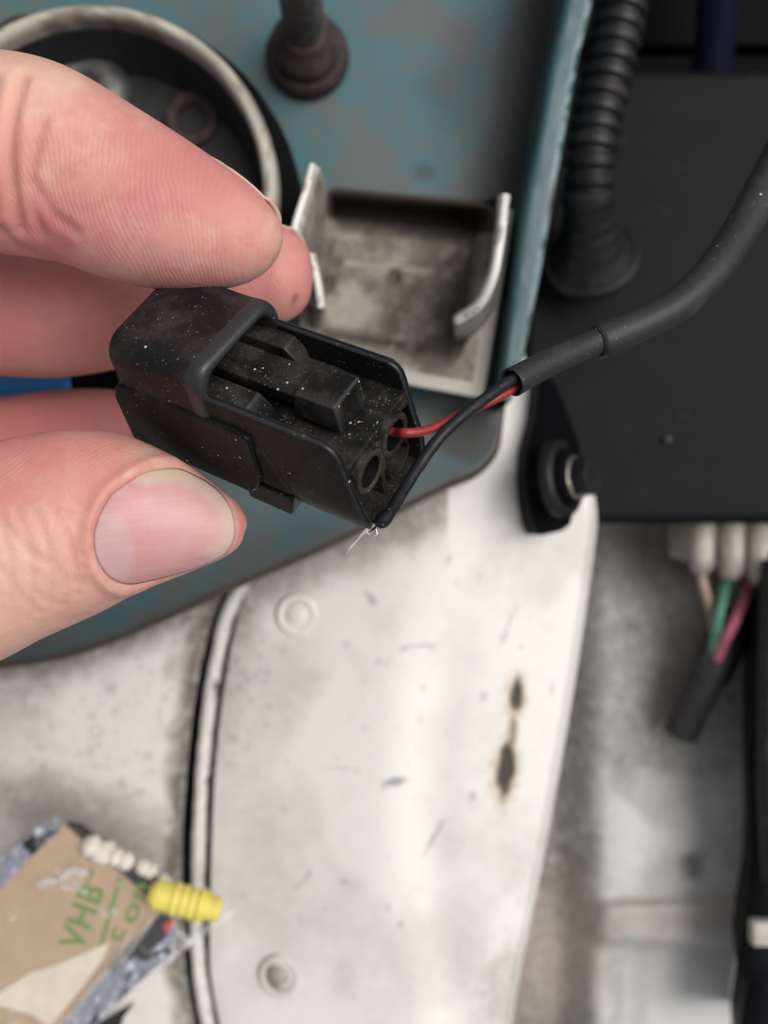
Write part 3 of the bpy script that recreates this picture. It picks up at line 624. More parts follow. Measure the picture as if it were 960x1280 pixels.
# ---- blue thing seen between fingers
cl = catmull(np.array([P(-90, 484, 143), P(-30, 485, 143), P(30, 484, 143), P(78, 483, 143), P(104, 482, 143)]), 30); v, f = tube(cl, np.r_[np.full(28, 4.6), [4.4, 3.9]], 20)
bs_ = tag(obj('blue_scrap', v, f, M['blue_plastic']), 'bright blue plastic piece glimpsed in the gap between the fingers', 'plastic piece')
v, f = tube(catmull(np.array([P(98, 482, 143), P(125, 480, 143), P(170, 476, 144)]), 12), 4.2, 20); obj('collar', v, f, M['void_black'], bs_)  # added black tube, stands in for the dark gap between the fingers

# =================================================================== PACKET
DP = 168.
def flat(name, poly, d, mat, thick, label=None, cat=None, parent=None, wav=0.):
    v = []
    for (x, y) in poly:
        v.append(P(x, y, d+wav*(vnoise(np.array([x/60.]), np.array([y/60.]), 3)[0]-.5)))
    n = len(v); lo = [k-np.array([0, 0, thick]) for k in v]
    f = [tuple(range(n)), tuple(range(2*n-1, n-1, -1))]+[((i+1) % n, i, n+i, n+(i+1) % n) for i in range(n)]
    a = sum((v[i][0]*v[(i+1) % n][1]-v[(i+1) % n][0]*v[i][1]) for i in range(n))
    if a < 0: f = [k[::-1] for k in f]
    o = obj(name, v+lo, f, M[mat], parent, smooth=False)
    if label: tag(o, label, cat)
    return o
def crinkle(name, A, B, nu, nv, d, amp, mat, parent=None, sc=28., thick=.12, seed=3, dsl=0.):
    px, py, u = sheet_px(A, B, nu, nv, False)
    n = fbm(px+.5*py, py, sc, seed, 4); rid = 1-np.abs(2*n-1)
    vv = unproj(px, py, d+dsl*u-amp*(rid-.5)*1.6)
    return obj(name, vv, up_faces(vv, grid_faces(nu, nv)), M[mat], parent, solid=thick)
tape = flat('tape_sheet', [(75, 1028), (204, 1138), (150, 1192), (62, 1296), (-20, 1390), (-170, 1270), (-60, 1170)], DP, 'kraft_paper', .7, 'tan paper backed tape sheet with green print in the clear packet', 'tape sheet')
flat('liner_patch', [(137, 1178), (128, 1200), (98, 1240), (62, 1284), (40, 1268), (0, 1258), (-40, 1272), (-60, 1262), (-2, 1242), (35, 1217), (78, 1203)], DP-.25, 'cream_paper', .2, parent=tape)
def text(body, px0, px1, cap_px, mat, off=.010, d=DP-.2, ital=0.):
    """flat print lying on the tape sheet; baseline from px0 towards px1"""
    cu = bpy.data.curves.new('print', 'FONT'); cu.body = body; cu.size = 1; cu.offset = off; cu.shear = ital; cu.space_character = 1.08
    o = bpy.data.objects.new('print', cu); COL.objects.link(o)
    me = bpy.data.meshes.new_from_object(o.evaluated_get(bpy.context.evaluated_depsgraph_get()))
    bpy.data.objects.remove(o)
    xs = np.array([list(v.co) for v in me.vertices]); W_ = xs[:, 0].max()
    p0 = np.array(px0, float); e = np.array(px1, float)-p0; Lpx = np.linalg.norm(e); e /= Lpx; up = np.array([e[1], -e[0]])
    pts = [P(*(p0+e*x/W_*Lpx+up*y/.70*cap_px), d) for x, y, _ in xs]
    return obj('print', pts, up_faces(pts, [tuple(p.vertices) for p in me.polygons]), M[mat], tape, smooth=False)
text('VHB', (102, 1190), (131, 1112), 31, 'print_green', .022); text('\u2122', (117, 1109), (121, 1088), 9, 'print_green', .01)
text('on', (167, 1158), (187, 1107), 22, 'print_green', .012); text('c', (148, 1180), (158, 1164), 22, 'print_green', .004)
flat('print_rule', [(124, 1180), (149, 1095), (153, 1097), (129, 1179)], DP-.2, 'print_green', .05, parent=tape)
fs = thing('foam_strip', P(140, 1230, DP+4), 'crinkled silver grey film with black foam beside the tan sheet', 'foam strip')
crinkle('film', [(205, 1140), (150, 1194), (95, 1260), (50, 1320)], [(222, 1158), (214, 1192), (140, 1260), (80, 1330)], 30, 60, DP+2.2, 1.5, 'silver_film', fs, 30)
flat('foam', [(192, 1144), (212, 1150), (204, 1166), (158, 1196), (140, 1215), (128, 1208), (150, 1190)], DP+.6, 'black_foam', 2.0, parent=fs)
flat('foam', [(165, 1258), (152, 1275), (140, 1320), (85, 1320), (120, 1285)], DP+6, 'black_foam', 2.0, parent=fs)
flat('foam', [(166, 1200), (172, 1183), (160, 1178), (158, 1196)], DP+.4, 'black_foam', 1.0, parent=fs); flat('foam', [(178, 1185), (205, 1165), (208, 1172), (186, 1190)], DP+.7, 'black_foam', 1.0, parent=fs)
flat('foam', [(95, 1035), (205, 1112), (200, 1132), (192, 1128), (80, 1032)], DP+1.2, 'black_foam', 2.5, parent=fs)
flat('red_wire_end', [(203, 1158), (214, 1149), (218, 1155), (207, 1166)], DP-.6, 'red_bit', 1.2, 'tiny red scrap under the yellow plug', 'scrap')
# cream strip in broken pieces
def lump(name, x0, y0, x1, y1, r, d, label=None, parent=None):
    cl = resample(np.array([P(x0, y0, d), P(x1, y1, d)]), 16); s = np.linspace(0, 1, 16)
    rr = r*np.clip(np.sqrt(1-np.clip(np.abs(2*s-1)*1.03, 0, 1)**6), .12, 1)*(1+.10*np.sin(s*17+x0))
    v, f = tube(cl, rr, 14); return obj(name, v, f, M['cream_foam'], parent)
cs = thing('cream_strip', P(150, 1070, DP+2), 'broken cream foam strip along the top edge of the packet', 'foam strip')
lump('piece', 104, 1050, 140, 1075, 2.0, DP-.5, parent=cs); lump('piece', 134, 1066, 167, 1081, 1.7, DP-.5, parent=cs); lump('piece', 171, 1080, 195, 1092, 1.4, DP-.3, parent=cs); lump('piece', 132, 1055, 144, 1060, 1.0, DP, parent=cs); lump('piece', 200, 1097, 212, 1107, 1.2, DP, parent=cs)
# yellow ribbed seal
prof = []
L_ = 13.4
for s in np.linspace(0, 1, 120):
    rb = 2.2+.5*sstep(.0, .1, s)
    if .28 < s < .80: rb = 2.7+.5*(.5+.5*math.cos((s-.36)/.088*2*math.pi/1.35))*(.8+.3*math.sin(s*9))
    if s >= .80: rb = 2.3
    if s < .05 or s > .96: rb *= .86
    prof.append((rb, s*L_))
a0 = P(188, 1116, 166); a1 = P(273, 1137, 166); v, f = lathe(prof, a0, tuple(a1-a0), 30)
ys = obj('yellow_seal', v, f, M['yellow_rubber']); tag(ys, 'bright yellow ribbed rubber wire seal on the packet corner', 'wire seal')
bag = thing('plastic_bag', P(130, 1180, DP+6), 'clear crinkled plastic bag holding the tan tape sheet', 'bag')
crinkle('film', [(-60, 1030), (-60, 1130), (-60, 1240), (-60, 1400)], [(76, 1022), (232, 1112), (292, 1138), (62, 1330)], 70, 70, DP-1.6, .7, 'clear_film', bag, 45, .05, 12)
v, f = tube(catmull(np.array([P(296, 1137, 176), P(250, 1168, 174), P(205, 1205, 175), P(160, 1243, 176), (P(110, 1285, 177)), P(70, 1330, 178)]), 50), np.array([.5+.35*abs(math.sin(i*.7)) for i in range(50)]), 10); obj('fold', v, f, M['film_fold'], bag)
for (k, pts) in enumerate([[(60, 1040), (20, 1075), (-20, 1115), (-60, 1160)], [(48, 1035), (10, 1068), (-30, 1100)], [(160, 1170), (150, 1195), (120, 1230), (85, 1275)], [(190, 1150), (175, 1170), (150, 1205)]]):
    v, f = tube(catmull(np.array([P(x, y, DP-1.2-.2*k) for x, y in pts]), 30), np.array([.35+.3*abs(math.sin(i*1.1+k)) for i in range(30)]), 8); obj('fold', v, f, M['film_fold'], bag)
crinkle('film', [(70, 1022), (30, 1045), (-10, 1080), (-60, 1130)], [(76, 1036), (44, 1066), (2, 1108), (-50, 1165)], 16, 40, DP-1.0, 1.6, 'silver_film', bag, 22)

# =================================================================== HAND
def digit(secs, n=110, ratio=.86):
    """secs: (ux, uy, lx, ly, d) pairs of outline points; last entry (x, y, d) is the tip. returns centre, n-vector, z-vector arrays"""
    c = []; nv = []
    for s in secs[:-1]:
        U = P(s[0], s[1], s[4]); L = P(s[2], s[3], s[4]); c.append((U+L)/2); nv.append((U-L)/2)
    t = P(*secs[-1]); c.append(t); nv.append(nv[-1]*.02)
    a = catmull(np.hstack([np.array(c), np.array(nv)]), n, 2.4); c = a[:, :3]; nv = a[:, 3:]
    T = np.gradient(c, axis=0); T /= np.linalg.norm(T, axis=1)[:, None]
    T[:, 2] *= .15; T /= np.linalg.norm(T, axis=1)[:, None]
    z = np.cross(nv, T)
    z *= np.where(z[:, 2:3] < 0, -1, 1)
    z = z/np.maximum(np.linalg.norm(z, axis=1), 1e-9)[:, None]*np.linalg.norm(nv, axis=1)[:, None]*ratio
    return c, nv, z, T
def digit_mesh(D, nseg=40):
    c, nv, z, T = D; a = np.linspace(0, 2*np.pi, nseg, endpoint=False)
    v = (c[:, None]+np.cos(a)[None, :, None]*z[:, None]+np.sin(a)[None, :, None]*nv[:, None]).reshape(-1, 3); n = len(c)
    f = [(i*nseg+j, i*nseg+(j+1) % nseg, (i+1)*nseg+(j+1) % nseg, (i+1)*nseg+j) for i in range(n-1) for j in range(nseg)]
    f.append(tuple(range(nseg-1, -1, -1))); f.append(tuple((n-1)*nseg+j for j in range(nseg)))
    return list(v), f
index = digit([(-700, 190, -640, 520, 112), (-480, 90, -480, 400, 106), (-330, 62, -345, 345, 100), (-220, 60, -240, 318, 96), (-110, 66, -145, 308, 94), (-30, 70, -72, 308, 93), (30, 74, -26, 311, 92.5), (83, 87, 24, 318, 92), (125, 108, 72, 326, 92), (165, 133, 112, 341, 92), (210, 161, 162, 355, 92), (250, 187, 212, 362, 92),
               (285, 212, 257, 362, 92), (315, 235, 294, 357, 92), (335, 255, 320, 347, 92.3), (347, 272, 339, 332, 92.6), (353, 288, 351, 313, 92.8), (355, 301, 93)])
thumb = digit([(-760, 560, -700, 900, 118), (-520, 600, -470, 940, 108), (-300, 590, -240, 905, 101), (-150, 572, -80, 857, 97), (-60, 560, 5, 824, 95.5), (0, 551, 52, 799, 95), (39, 543, 92, 781, 95), (78, 537, 131, 763, 95), (117, 537, 166, 744, 95), (156, 543, 199, 730, 95), (195, 559, 229, 719, 95), (227, 576, 253, 709, 95),
               (254, 594, 273, 701, 95), (275, 611, 288, 692, 95.2), (293, 625, 299, 683, 95.3), (303, 637, 305, 669, 95.5), (305, 654, 95.8)], ratio=.84)
middle = digit([(-720, 300, -680, 560, 128), (-450, 260, -450, 480, 122), (-250, 280, -250, 468, 118), (-100, 298, -100, 468, 117), (0, 305, 2, 470, 117), (60, 302, 62, 472, 117), (130, 292, 137, 462, 117.5), (200, 284, 212, 441, 118), (270, 280, 287, 421, 118), (320, 280, 336, 407, 117.5), (348, 283, 362, 399, 117), (366, 291, 377, 388, 117), (380, 303, 386, 374, 117), (388, 318, 390, 358, 117), (392, 338, 117)], ratio=.9)
ring = digit([(-720, 420, -680, 660, 140), (-450, 420, -450, 600, 137), (-250, 470, -250, 620, 134), (-100, 496, -100, 640, 132), (0, 496, 2, 632, 131), (60, 489, 64, 620, 131), (120, 486, 126, 608, 131), (170, 492, 176, 596, 131), (205, 505, 210, 582, 131), (228, 525, 230, 560, 131), (236, 543, 131)], ratio=.9)
pinky = digit([(-720, 540, -680, 730, 155), (-450, 540, -450, 680, 150), (-250, 560, -250, 680, 146), (-120, 575, -118, 680, 144), (-40, 580, -36, 672, 144), (0, 590, 2, 655, 144), (18, 622, 144)], ratio=.9)
hm = MB()
for D in (index, thumb, middle, ring, pinky): hm.add(*digit_mesh(D))
# palm block and forearm: ellipse sections along x
secs = [(-62, 26, 272, 14, 24), (-76, 22, 272, 17, 32), (-92, 15, 272, 18, 36), (-110, 8, 270, 18, 33), (-126, 3, 268, 18, 27), (-142, -2, 266, 19, 25), (-165, -8, 264, 22, 27), (-195, -15, 262, 24, 30)]
vs = []; 
for (x, y, z, ry, rz) in secs:
    for j in range(40):
        a = 2*math.pi*j/40; vs.append((x+2*math.cos(a)*0, y+ry*math.cos(a), z+rz*math.sin(a)))
fs_ = [(i*40+j, i*40+(j+1) % 40, (i+1)*40+(j+1) % 40, (i+1)*40+j) for i in range(len(secs)-1) for j in range(40)]+[tuple(range(39, -1, -1)), tuple((len(secs)-1)*40+j for j in range(40))]
hm.add(vs, fs_)
v, f = tube(catmull(np.array([[-95, 5, 285], P(-760, 730, 118), P(-480, 765, 108)]), 24), np.interp(np.linspace(0, 1, 24), [0, .6, 1], [17, 16, 14]), 32); hm.add(v, f)   # thumb root
tmp = hm.build('tmp_hand', None)
bmx = bmesh.new(); bmx.from_mesh(tmp.data); bmesh.ops.recalc_face_normals(bmx, faces=bmx.faces); bmx.to_mesh(tmp.data); bmx.free()
rm = tmp.modifiers.new('r', 'REMESH'); rm.mode = 'VOXEL'; rm.voxel_size = .00042
sm = tmp.modifiers.new('s', 'SMOOTH'); sm.factor = .5; sm.iterations = 8
me = bpy.data.meshes.new_from_object(tmp.evaluated_get(bpy.context.evaluated_depsgraph_get()))
base = np.array(tmp.location)/MM; bpy.data.objects.remove(tmp)
nV = len(me.vertices); co = np.empty(nV*3); me.vertices.foreach_get('co', co); co = co.reshape(-1, 3)/MM+base
nl = len(me.loops); 
fv = [tuple(p.vertices) for p in me.polygons]
no = np.empty(nV*3); me.vertices.foreach_get('normal', no); no = no.reshape(-1, 3)
bpy.data.meshes.remove(me)
dd = HC-co[:, 2]; HX = 480+co[:, 0]/dd*F; HY = 640-co[:, 1]/dd*F
face = sstep(.0, .35, no[:, 2])
digs = [index, thumb, middle, ring]
bestd = np.full(nV, 9.); which = np.full(nV, -1); tt = np.zeros(nV); ss = np.zeros(nV)
near = np.where(co[:, 0] > -75)[0]
for k, D in enumerate(digs):
    c, nv, z, T = D; ln = np.concatenate([[0], np.cumsum(np.linalg.norm(np.diff(c, axis=0), axis=1))]); ln = ln[-1]-ln
    r = np.maximum(np.linalg.norm(nv, axis=1), 3.0)
    for ch in np.array_split(near, 40):
        q = co[ch][:, None]-c[None]; dist = np.linalg.norm(q, axis=2)/r[None]; i = dist.argmin(1); m_ = dist[np.arange(len(ch)), i]
        upd = m_ < bestd[ch]; g = ch[upd]; ii = i[upd]
        bestd[g] = m_[upd]; which[g] = k; qq = q[upd, ii]
        tt[g] = ln[ii]-np.einsum('ij,ij->i', qq, T[ii]); ss[g] = np.einsum('ij,ij->i', qq, nv[ii]/(np.linalg.norm(nv[ii], axis=1)[:, None]+1e-9))
ridge = np.zeros(nV); rmask = np.zeros(nV); flush_shade = np.zeros(nV); pale = np.zeros(nV); crease = np.zeros(nV); grime = np.zeros(nV)
# index: arched ridges across the pad
i0 = which == 0
wq = .5*(fbm(HX, HY, 70, 3, 3)-.5)
arch = np.hypot(tt-7.5, (ss+1.5)*1.05)
whorl = np.where(tt < 7.5, 7.5-arch, tt-.035*(ss+1.5)**2)
ridge[i0] = ((tt-.55*ss*sstep(1, 12, tt)+.022*ss**2+wq*3.2+.35*(fbm(HX, HY, 22, 13, 2)-.5))/.55*2*np.pi)[i0]
rmask[i0] = (face*sstep(34, 22, tt)*sstep(.32, .62, fbm(HX, HY, 38, 6, 4))*.85)[i0]
i2 = which == 2
ridge[i2] = ((tt-.25*ss+.05*ss**2+wq)/.50*2*np.pi)[i2]; rmask[i2] = (face*sstep(20, 12, tt))[i2]
i1 = which == 1
ridge[i1] = ((tt*.55+ss*.9+wq*2.5+.3*(fbm(HX, HY, 22, 13, 2)-.5))/.46*2*np.pi)[i1]; rmask[i1] = (face*sstep(2.5, 7, ss)*.7*sstep(.35, .6, fbm(HX, HY, 38, 8, 4)))[i1]
flush_shade = np.where(i0, .75*np.exp(-((HX-215)/95)**2-((HY-225)/60)**2)+.4*np.exp(-((HX-70)/60)**2-((HY-290)/40)**2)+.35*sstep(.45, .62, fbm(HX, HY, 60, 12)), flush_shade)
flush_shade = np.where(i0, flush_shade+.35*sstep(4, -8, ss), flush_shade)  # redder lower side of the index paints in its shading
flush_shade = np.where(i2, .70, flush_shade); flush_shade = np.where(which == 3, .85, flush_shade)  # middle and ring: shade of the fingers above painted in as redder skin
flush_shade = np.where(i1, .40*np.exp(-((HX-120)/35)**2-((HY-620)/60)**2)+.55*sstep(-1, 7, ss)*sstep(240, 90, HX)+.2*sstep(.45, .6, fbm(HX, HY, 50, 14))+.55*sstep(7, 2, tt), flush_shade)
pale = np.where(i1, .55*sstep(130, 30, HX)*sstep(620, 700, HY), pale); pale = np.where(i0, .6*sstep(170, 20, HX)*sstep(200, 90, HY), pale)
flush_shade = np.clip(flush_shade, 0, 1)
grime = np.where(i2, .6*blot(HX, HY, 368, 374, 3, 9, 25, 1.2, .7, 3, 5), 0)
disp = np.zeros(nV)
def groove(pl, wpx, depth, cr=.5, jit=0.):
    global disp, crease
    dd_ = poly_dist(HX, HY, catmull(np.array(pl, float), 20)); g = np.exp(-(dd_/wpx)**2)*face
    lip_ = np.exp(-((dd_-2.1*wpx)/(1.2*wpx))**2)*face
    disp += -depth*g+.35*depth*lip_; crease = np.maximum(crease, cr*g)
m_keep = (which == 0)
d0_, c0_ = disp.copy(), crease.copy()
groove([(30, 98), (18, 140), (12, 190), (18, 240), (26, 285)], 7, .42, .45); groove([(56, 150), (42, 200), (40, 250), (52, 290)], 6, .22, .3); groove([(-8, 100), (-20, 170), (-14, 260)], 8, .4, .4); groove([(44, 230), (62, 262), (96, 290)], 6, .2, .2)
groove([(0, 285), (28, 312), (75, 330)], 6, .2, .25)
disp = np.where(m_keep, disp, d0_); crease = np.where(m_keep, crease, c0_)
d0_, c0_ = disp.copy(), crease.copy()
for pl_ in ([(60, 628), (82, 660), (92, 700), (98, 740)], [(44, 640), (58, 675), (64, 715), (62, 760)], [(20, 636), (34, 670), (40, 720), (36, 775)], [(0, 640), (12, 690), (14, 750)], [(84, 640), (102, 668), (110, 706)], [(30, 690), (52, 700), (84, 730)],
            [(-8, 700), (20, 735), (50, 765)], [(8, 655), (40, 690), (66, 705)], [(-20, 660), (-12, 720), (-20, 780)], [(66, 690), (78, 715), (104, 730)], [(40, 735), (58, 750), (80, 755)]):
    groove(pl_, 4.2, .09, .14)
disp = np.where(i1, disp, d0_); crease = np.where(i1, crease, c0_)
# thumbnail outline (photo pixels); angle-sorted around its centre
nail_o = np.array([(137, 617), (124, 640), (116, 664), (116, 688), (124, 710), (138, 726), (156, 733), (182, 730), (208, 724), (236, 716), (263, 706), (282, 696), (293, 684), (298, 668), (297, 650), (291, 631), (279, 614), (263, 601), (245, 591), (226, 583), (205, 583), (184, 587), (165, 597), (150, 607)], float)
nc = np.array([205, 658.]); no_c = resample(np.vstack([catmull(np.vstack([nail_o, nail_o[:1]]), 200)]), 121)[:-1]
edge_px = poly_dist(HX, HY, np.vstack([no_c, no_c[:1]]))
an = np.arctan2(HY-nc[1], HX-nc[0]); ao = np.arctan2(no_c[:, 1]-nc[1], no_c[:, 0]-nc[0]); o_ = np.argsort(ao); rad_o = np.interp(an, ao[o_], np.hypot(no_c[:, 0]-nc[0], no_c[:, 1]-nc[1])[o_], period=2*np.pi)
inside = (np.hypot(HX-nc[0], HY-nc[1]) < rad_o) & i1 & (no[:, 2] > 0)
prox = sstep(285, 225, HX)
fold = np.where(i1 & ~inside, .42*np.exp(-((edge_px-7)/8.)**2)*prox*face, 0)
crease = np.maximum(crease, np.where(i1 & ~inside, (.28*np.exp(-(edge_px/3.)**2))*prox*face, 0))
dry = np.where(i1 & ~inside, sstep(9, 2, edge_px-3)*(.35+.3*fbm(HX, HY, 5, 9))*sstep(.4, .62, fbm(HX, HY, 24, 19))*sstep(640, 600, HY)*sstep(240, 200, HX), 0)
pale = np.maximum(pale, dry); hand_pre = co+no*disp[:, None]
bvh = BVHTree.FromPolygons([tuple(x) for x in co], fv)
disp = disp+fold-np.where(inside, .45*sstep(0, 7, edge_px), 0)
co2 = co+no*disp[:, None]
hand = obj('hand', co2, fv, M['skin'], None, loc=(-110, 10, 240), attrs=dict(ridge=ridge, rmask=np.clip(rmask, 0, 1), flush_shade=flush_shade, pale=np.clip(pale, 0, 1), crease=np.clip(crease, 0, 1), grime=grime))
tag(hand, 'bare hand pinching the dusty black connector between thumb and forefinger', 'hand')
# thumbnail
vs = []; NR = 16; qs = []
axis_px = np.array([.995, -.10])
def surf(x, y):
    ray = Vector(((x-480)/F, (640-y)/F, -1.)); hit = bvh.ray_cast(Vector((0, 0, HC)), ray.normalized())
    return np.array(hit[0]) if hit[0] is not None and hit[0].z > HC-112 and hit[1].z > .05 else None
for k in range(NR+1):
    s = k/NR
    for j in range(len(no_c) if k else 1):
        q = nc+(no_c[j]-nc)*s; pnt = surf(*q)
        if pnt is None:                                   # outline past the silhouette: carry on the curve
            t_ = 1.; 
            while pnt is None and t_ > .3: t_ -= .02; pnt = surf(*(nc+(q-nc)*t_))
            dq = HC-pnt[2]+(1-t_)*np.hypot(*(q-nc))*.06; pnt = P(q[0], q[1], dq)
        off = .30-.22*s**6*(1 if q[0] < 262 else .1)
        vs.append(pnt+np.array([0, 0, off])); qs.append(q)
qs = np.array(qs); qx, qy = qs[:, 0], qs[:, 1]; ed_ = poly_dist(qx, qy, np.vstack([no_c, no_c[:1]]))
al = ((qs-nc)@axis_px+90)/180
lun = sstep(1.12, .88, np.hypot((qx-128)/40., (qy-690)/52.)+.1*(fbm(qx, qy, 20, 4)-.5))
free_side = sstep(-.25, .25, (qx-212)/70-(qy-650)/85*1.0)*sstep(712, 690, qy-.15*(qx-270))
free = free_side*sstep(34, 6, ed_+3*(fbm(qx, qy, 14, 9)-.5)-14*np.exp(-((qx-283)/16)**2-((qy-655)/28)**2)*0)
yl = .6*sstep(613, 590, qy)*sstep(175, 205, qx)*sstep(290, 240, qx)
n = len(no_c); fz = [(0, 1+j, 1+(j+1) % n) for j in range(n)]+[(1+(k-1)*n+j, 1+k*n+j, 1+k*n+(j+1) % n, 1+(k-1)*n+(j+1) % n) for k in range(1, NR) for j in range(n)]
nl_ = obj('thumbnail', np.array(vs), up_faces(vs, fz), M['nail'], hand, solid=.35, attrs=dict(along=al, yellow=np.clip(yl, 0, 1), lunula=lun, free=free, cross=qs[:, 1]*.09-qs[:, 0]*-.009))
smm = nl_.modifiers.new('sm', 'SMOOTH'); smm.factor = .5; smm.iterations = 8
nl_.modifiers.move(1, 0)
# fingernails of index and middle: patches on the back of the digit
def back_nail(D, t0, t1, phi, half, over, name='fingernail'):
    c, nv, z, T = D; ln = np.concatenate([[0], np.cumsum(np.linalg.norm(np.diff(c, axis=0), axis=1))]); ln = ln[-1]-ln
    vs = []; al = []; nu, nv_ = 22, 24
    for j in range(nv_):
        s = j/(nv_-1); t = t1+(t0-t1)*s; 
        for i in range(nu):
            u_ = i/(nu-1)*2-1; tl = max(t, 1.3)+1.6*u_*u_*(1-s)*0+(1.5*u_**2*s if s > .5 else 0)
            k = [np.interp(-tl, -ln, a[:, m]) for a in (c, nv, z) for m in range(3)]; cc_, nn_, zz_ = np.array(k[:3]), np.array(k[3:6]), np.array(k[6:])
            ph = math.radians(phi+half*u_*(1-.25*(1-s)**3)); p = math.cos(ph)*zz_+math.sin(ph)*nn_; L = np.linalg.norm(p)
            tdir = np.array([np.interp(-tl, -ln, T[:, m]) for m in range(3)]); grow = np.clip((1.3+over-t)/1., 0, 3) if t < 1.3 else 0
            vs.append(cc_+p*(1+(-.30+.48*sstep(0, .55, s)-.25*abs(u_)**3)/L)+tdir*(1.2*(1.3-t) if t < 1.3 else 0)); al.append(s)
    return obj(name, np.array(vs), grid_faces(nu, nv_), M['nail'], hand, solid=.22, attrs=dict(along=al, yellow=np.full(len(al), .3), lunula=np.zeros(len(al)), free=sstep(.85, .93, np.array(al))))
back_nail(index, .9, 12.5, 124, 48, .3)
back_nail(middle, .9, 10.5, 122, 46, .3)
# =================================================================== CONNECTOR
RM = np.array([[.8582, .504, -.0977], [-.3596, .7259, .5863], [.3664, -.468, .8042]])
OO = np.array([-25.7291, 13.6866, HC-104.4773])
def K(q): return OO+RM@np.asarray(q, float)          # local (length, width, height) mm
cn = thing('connector', K((16, 0, -1)), 'dusty black two pin plug housing held in the fingers', 'connector')
lf_h = [-1.2, 0, 2, 4.5, 6, 8.5, 10, 11, 11.6, 11.95, 12.2]; lf_l = [32.0, 31.9, 31.6, 31.05, 30.8, 30.35, 30.15, 29.9, 29.5, 28.9, 28.2]
def lf(h): return float(np.interp(h, lf_h, lf_l))
def prism(poly, l0, l1, tr=K):
    """poly in (w, h) extruded along length; l0 / l1 number or function of h"""
    n = len(poly); g = lambda l, h: l(h) if callable(l) else l
    v = [tr((g(l0, h), w_, h)) for w_, h in poly]+[tr((g(l1, h), w_, h)) for w_, h in poly]
    a = sum(poly[i][0]*poly[(i+1) % n][1]-poly[(i+1) % n][0]*poly[i][1] for i in range(n))
    f = [tuple(range(n-1, -1, -1)), tuple(range(n, 2*n))]+[(i, (i+1) % n, n+(i+1) % n, n+i) for i in range(n)]
    if a < 0: f = [q_[::-1] for q_ in f]
    return v, f
def wall(s):
    hs_ = [12.2, 11.95, 11.6, 11, 10, 8.5, 6.5, 4.5, 2.4]
    out = [(-6.3+.12*(h > 12), h) for h in hs_]+[(-5.9, .6), (-5.3, -1.0)]
    inn = [(-4.6, -.6), (-5.15, 1.0)]+[(-5.45, h) for h in hs_[::-1]]
    pl_ = [(s*w_, h) for w_, h in out+inn]
    v, f = [], []
    # strips: outer, inner, rim, ends
    n = len(pl_); v = [K((float(np.interp(h, [7.5, 9, 12], [1.0, 2.6, 5.5])), w_, h)) for w_, h in pl_]+[K((lf(h), w_, h)) for w_, h in pl_]
    f = [(i, (i+1) % n, n+(i+1) % n, n+i) for i in range(n)]
    m_ = len(out)
    for i in range(m_-1):
        a, b, c_, d_ = i, i+1, n-2-i, n-1-i
        f.append((a, b, c_, d_)); f.append((n+a, n+d_, n+c_, n+b))
    if s > 0: f = [q_[::-1] for q_ in f]
    return v, [q_[::-1] for q_ in f]
for s in (1, -1):
    v, f = wall(-s)
    o = obj('side_wall', v, f, M['connector_black'], cn, bevel=.24, seg=2, hilite='edge_hilite')
    bm = bmesh.new(); bm.from_mesh(o.data); bmesh.ops.recalc_face_normals(bm, faces=bm.faces); bm.to_mesh(o.data); bm.free()
    o.data.polygons.foreach_set('use_smooth', [True]*len(o.data.polygons))
m = MB()
m.add(*prism([(-5.5, 7.9), (5.5, 7.9), (5.5, 8.9), (-5.5, 8.9)], 1.2, 30.35))
m.add(*prism([(-4.9, -1.1), (4.9, -1.1), (5.1, -.3), (-5.1, -.3)], 1.2, 31.75))
m.add(*prism([(-5.5, -.4), (5.5, -.4), (5.5, 8.0), (-5.5, 8.0)], 1.1, 25.5))
m.build('core', M['connector_dusty'], cn, bevel=.2)
m = MB(); m.add(*prism([(-6.0, -.9), (6.0, -.9), (6.0, 7.0), (-6.0, 7.0)], .2, 3.0)); m.build('rear_block', M['connector_black'], cn, bevel=.6, seg=3)
# seal tubes with open bores
def bore(w0, h0, ro, ri, l0, l1):
    n = 40; v = []; f = []
    for (l, r) in [(l0, ro), (l1-.15, ro), (l1, ro-.15), (l1, ri+.12), (l1-.15, ri), (l0+.3, ri)]:
        for j in range(n):
            a = 2*math.pi*j/n; v.append(K((l, w0+r*math.cos(a), h0+r*math.sin(a))))
    for i in range(5):
        for j in range(n): f.append((i*n+j, (i+1)*n+j, (i+1)*n+(j+1) % n, i*n+(j+1) % n))
    f.append(tuple(5*n+j for j in range(n))[::-1])
    return v, [q_[::-1] for q_ in f]
for (w0, h0) in ((-3.1, 6.1), (1.7, 6.5)):
    v, f = bore(w0, h0, 2.42, 1.66, 22, 31.1); st = obj('seal_tube', v, f, M['connector_dusty'], cn)
    st.data.materials.append(M['rim_dust']); st.data.materials.append(M['void_black'])
    for p_ in st.data.polygons:
        if 40 <= p_.index < 160: p_.material_index = 1
        elif p_.index >= 160: p_.material_index = 2
m = MB()
m.add(*prism([(-1.15, 3.6), (-.25, 3.6), (-.05, 7.9), (-1.35, 7.9)], 25, 30.9)); m.add(*prism([(-1.0, -.4), (-.3, -.4), (-.3, 3.7), (-1.0, 3.7)], 25, 30.6))
m.add(*prism([(-5.4, 7.2), (-4.6, 7.6), (-4.6, 8.0), (-5.4, 8.0)], 25, 30.5)); m.add(*prism([(3.2, 7.6), (5.4, 7.2), (5.4, 8.0), (3.2, 8.0)], 25, 30.5))
m.build('web', M['connector_dusty'], cn, bevel=.12)
# small arc wall of the lower pocket
v, f = bore(2.4, 1.9, 2.3, 1.8, 26, 30.6); obj('seal_tube', v, f, M['connector_dusty'], cn)
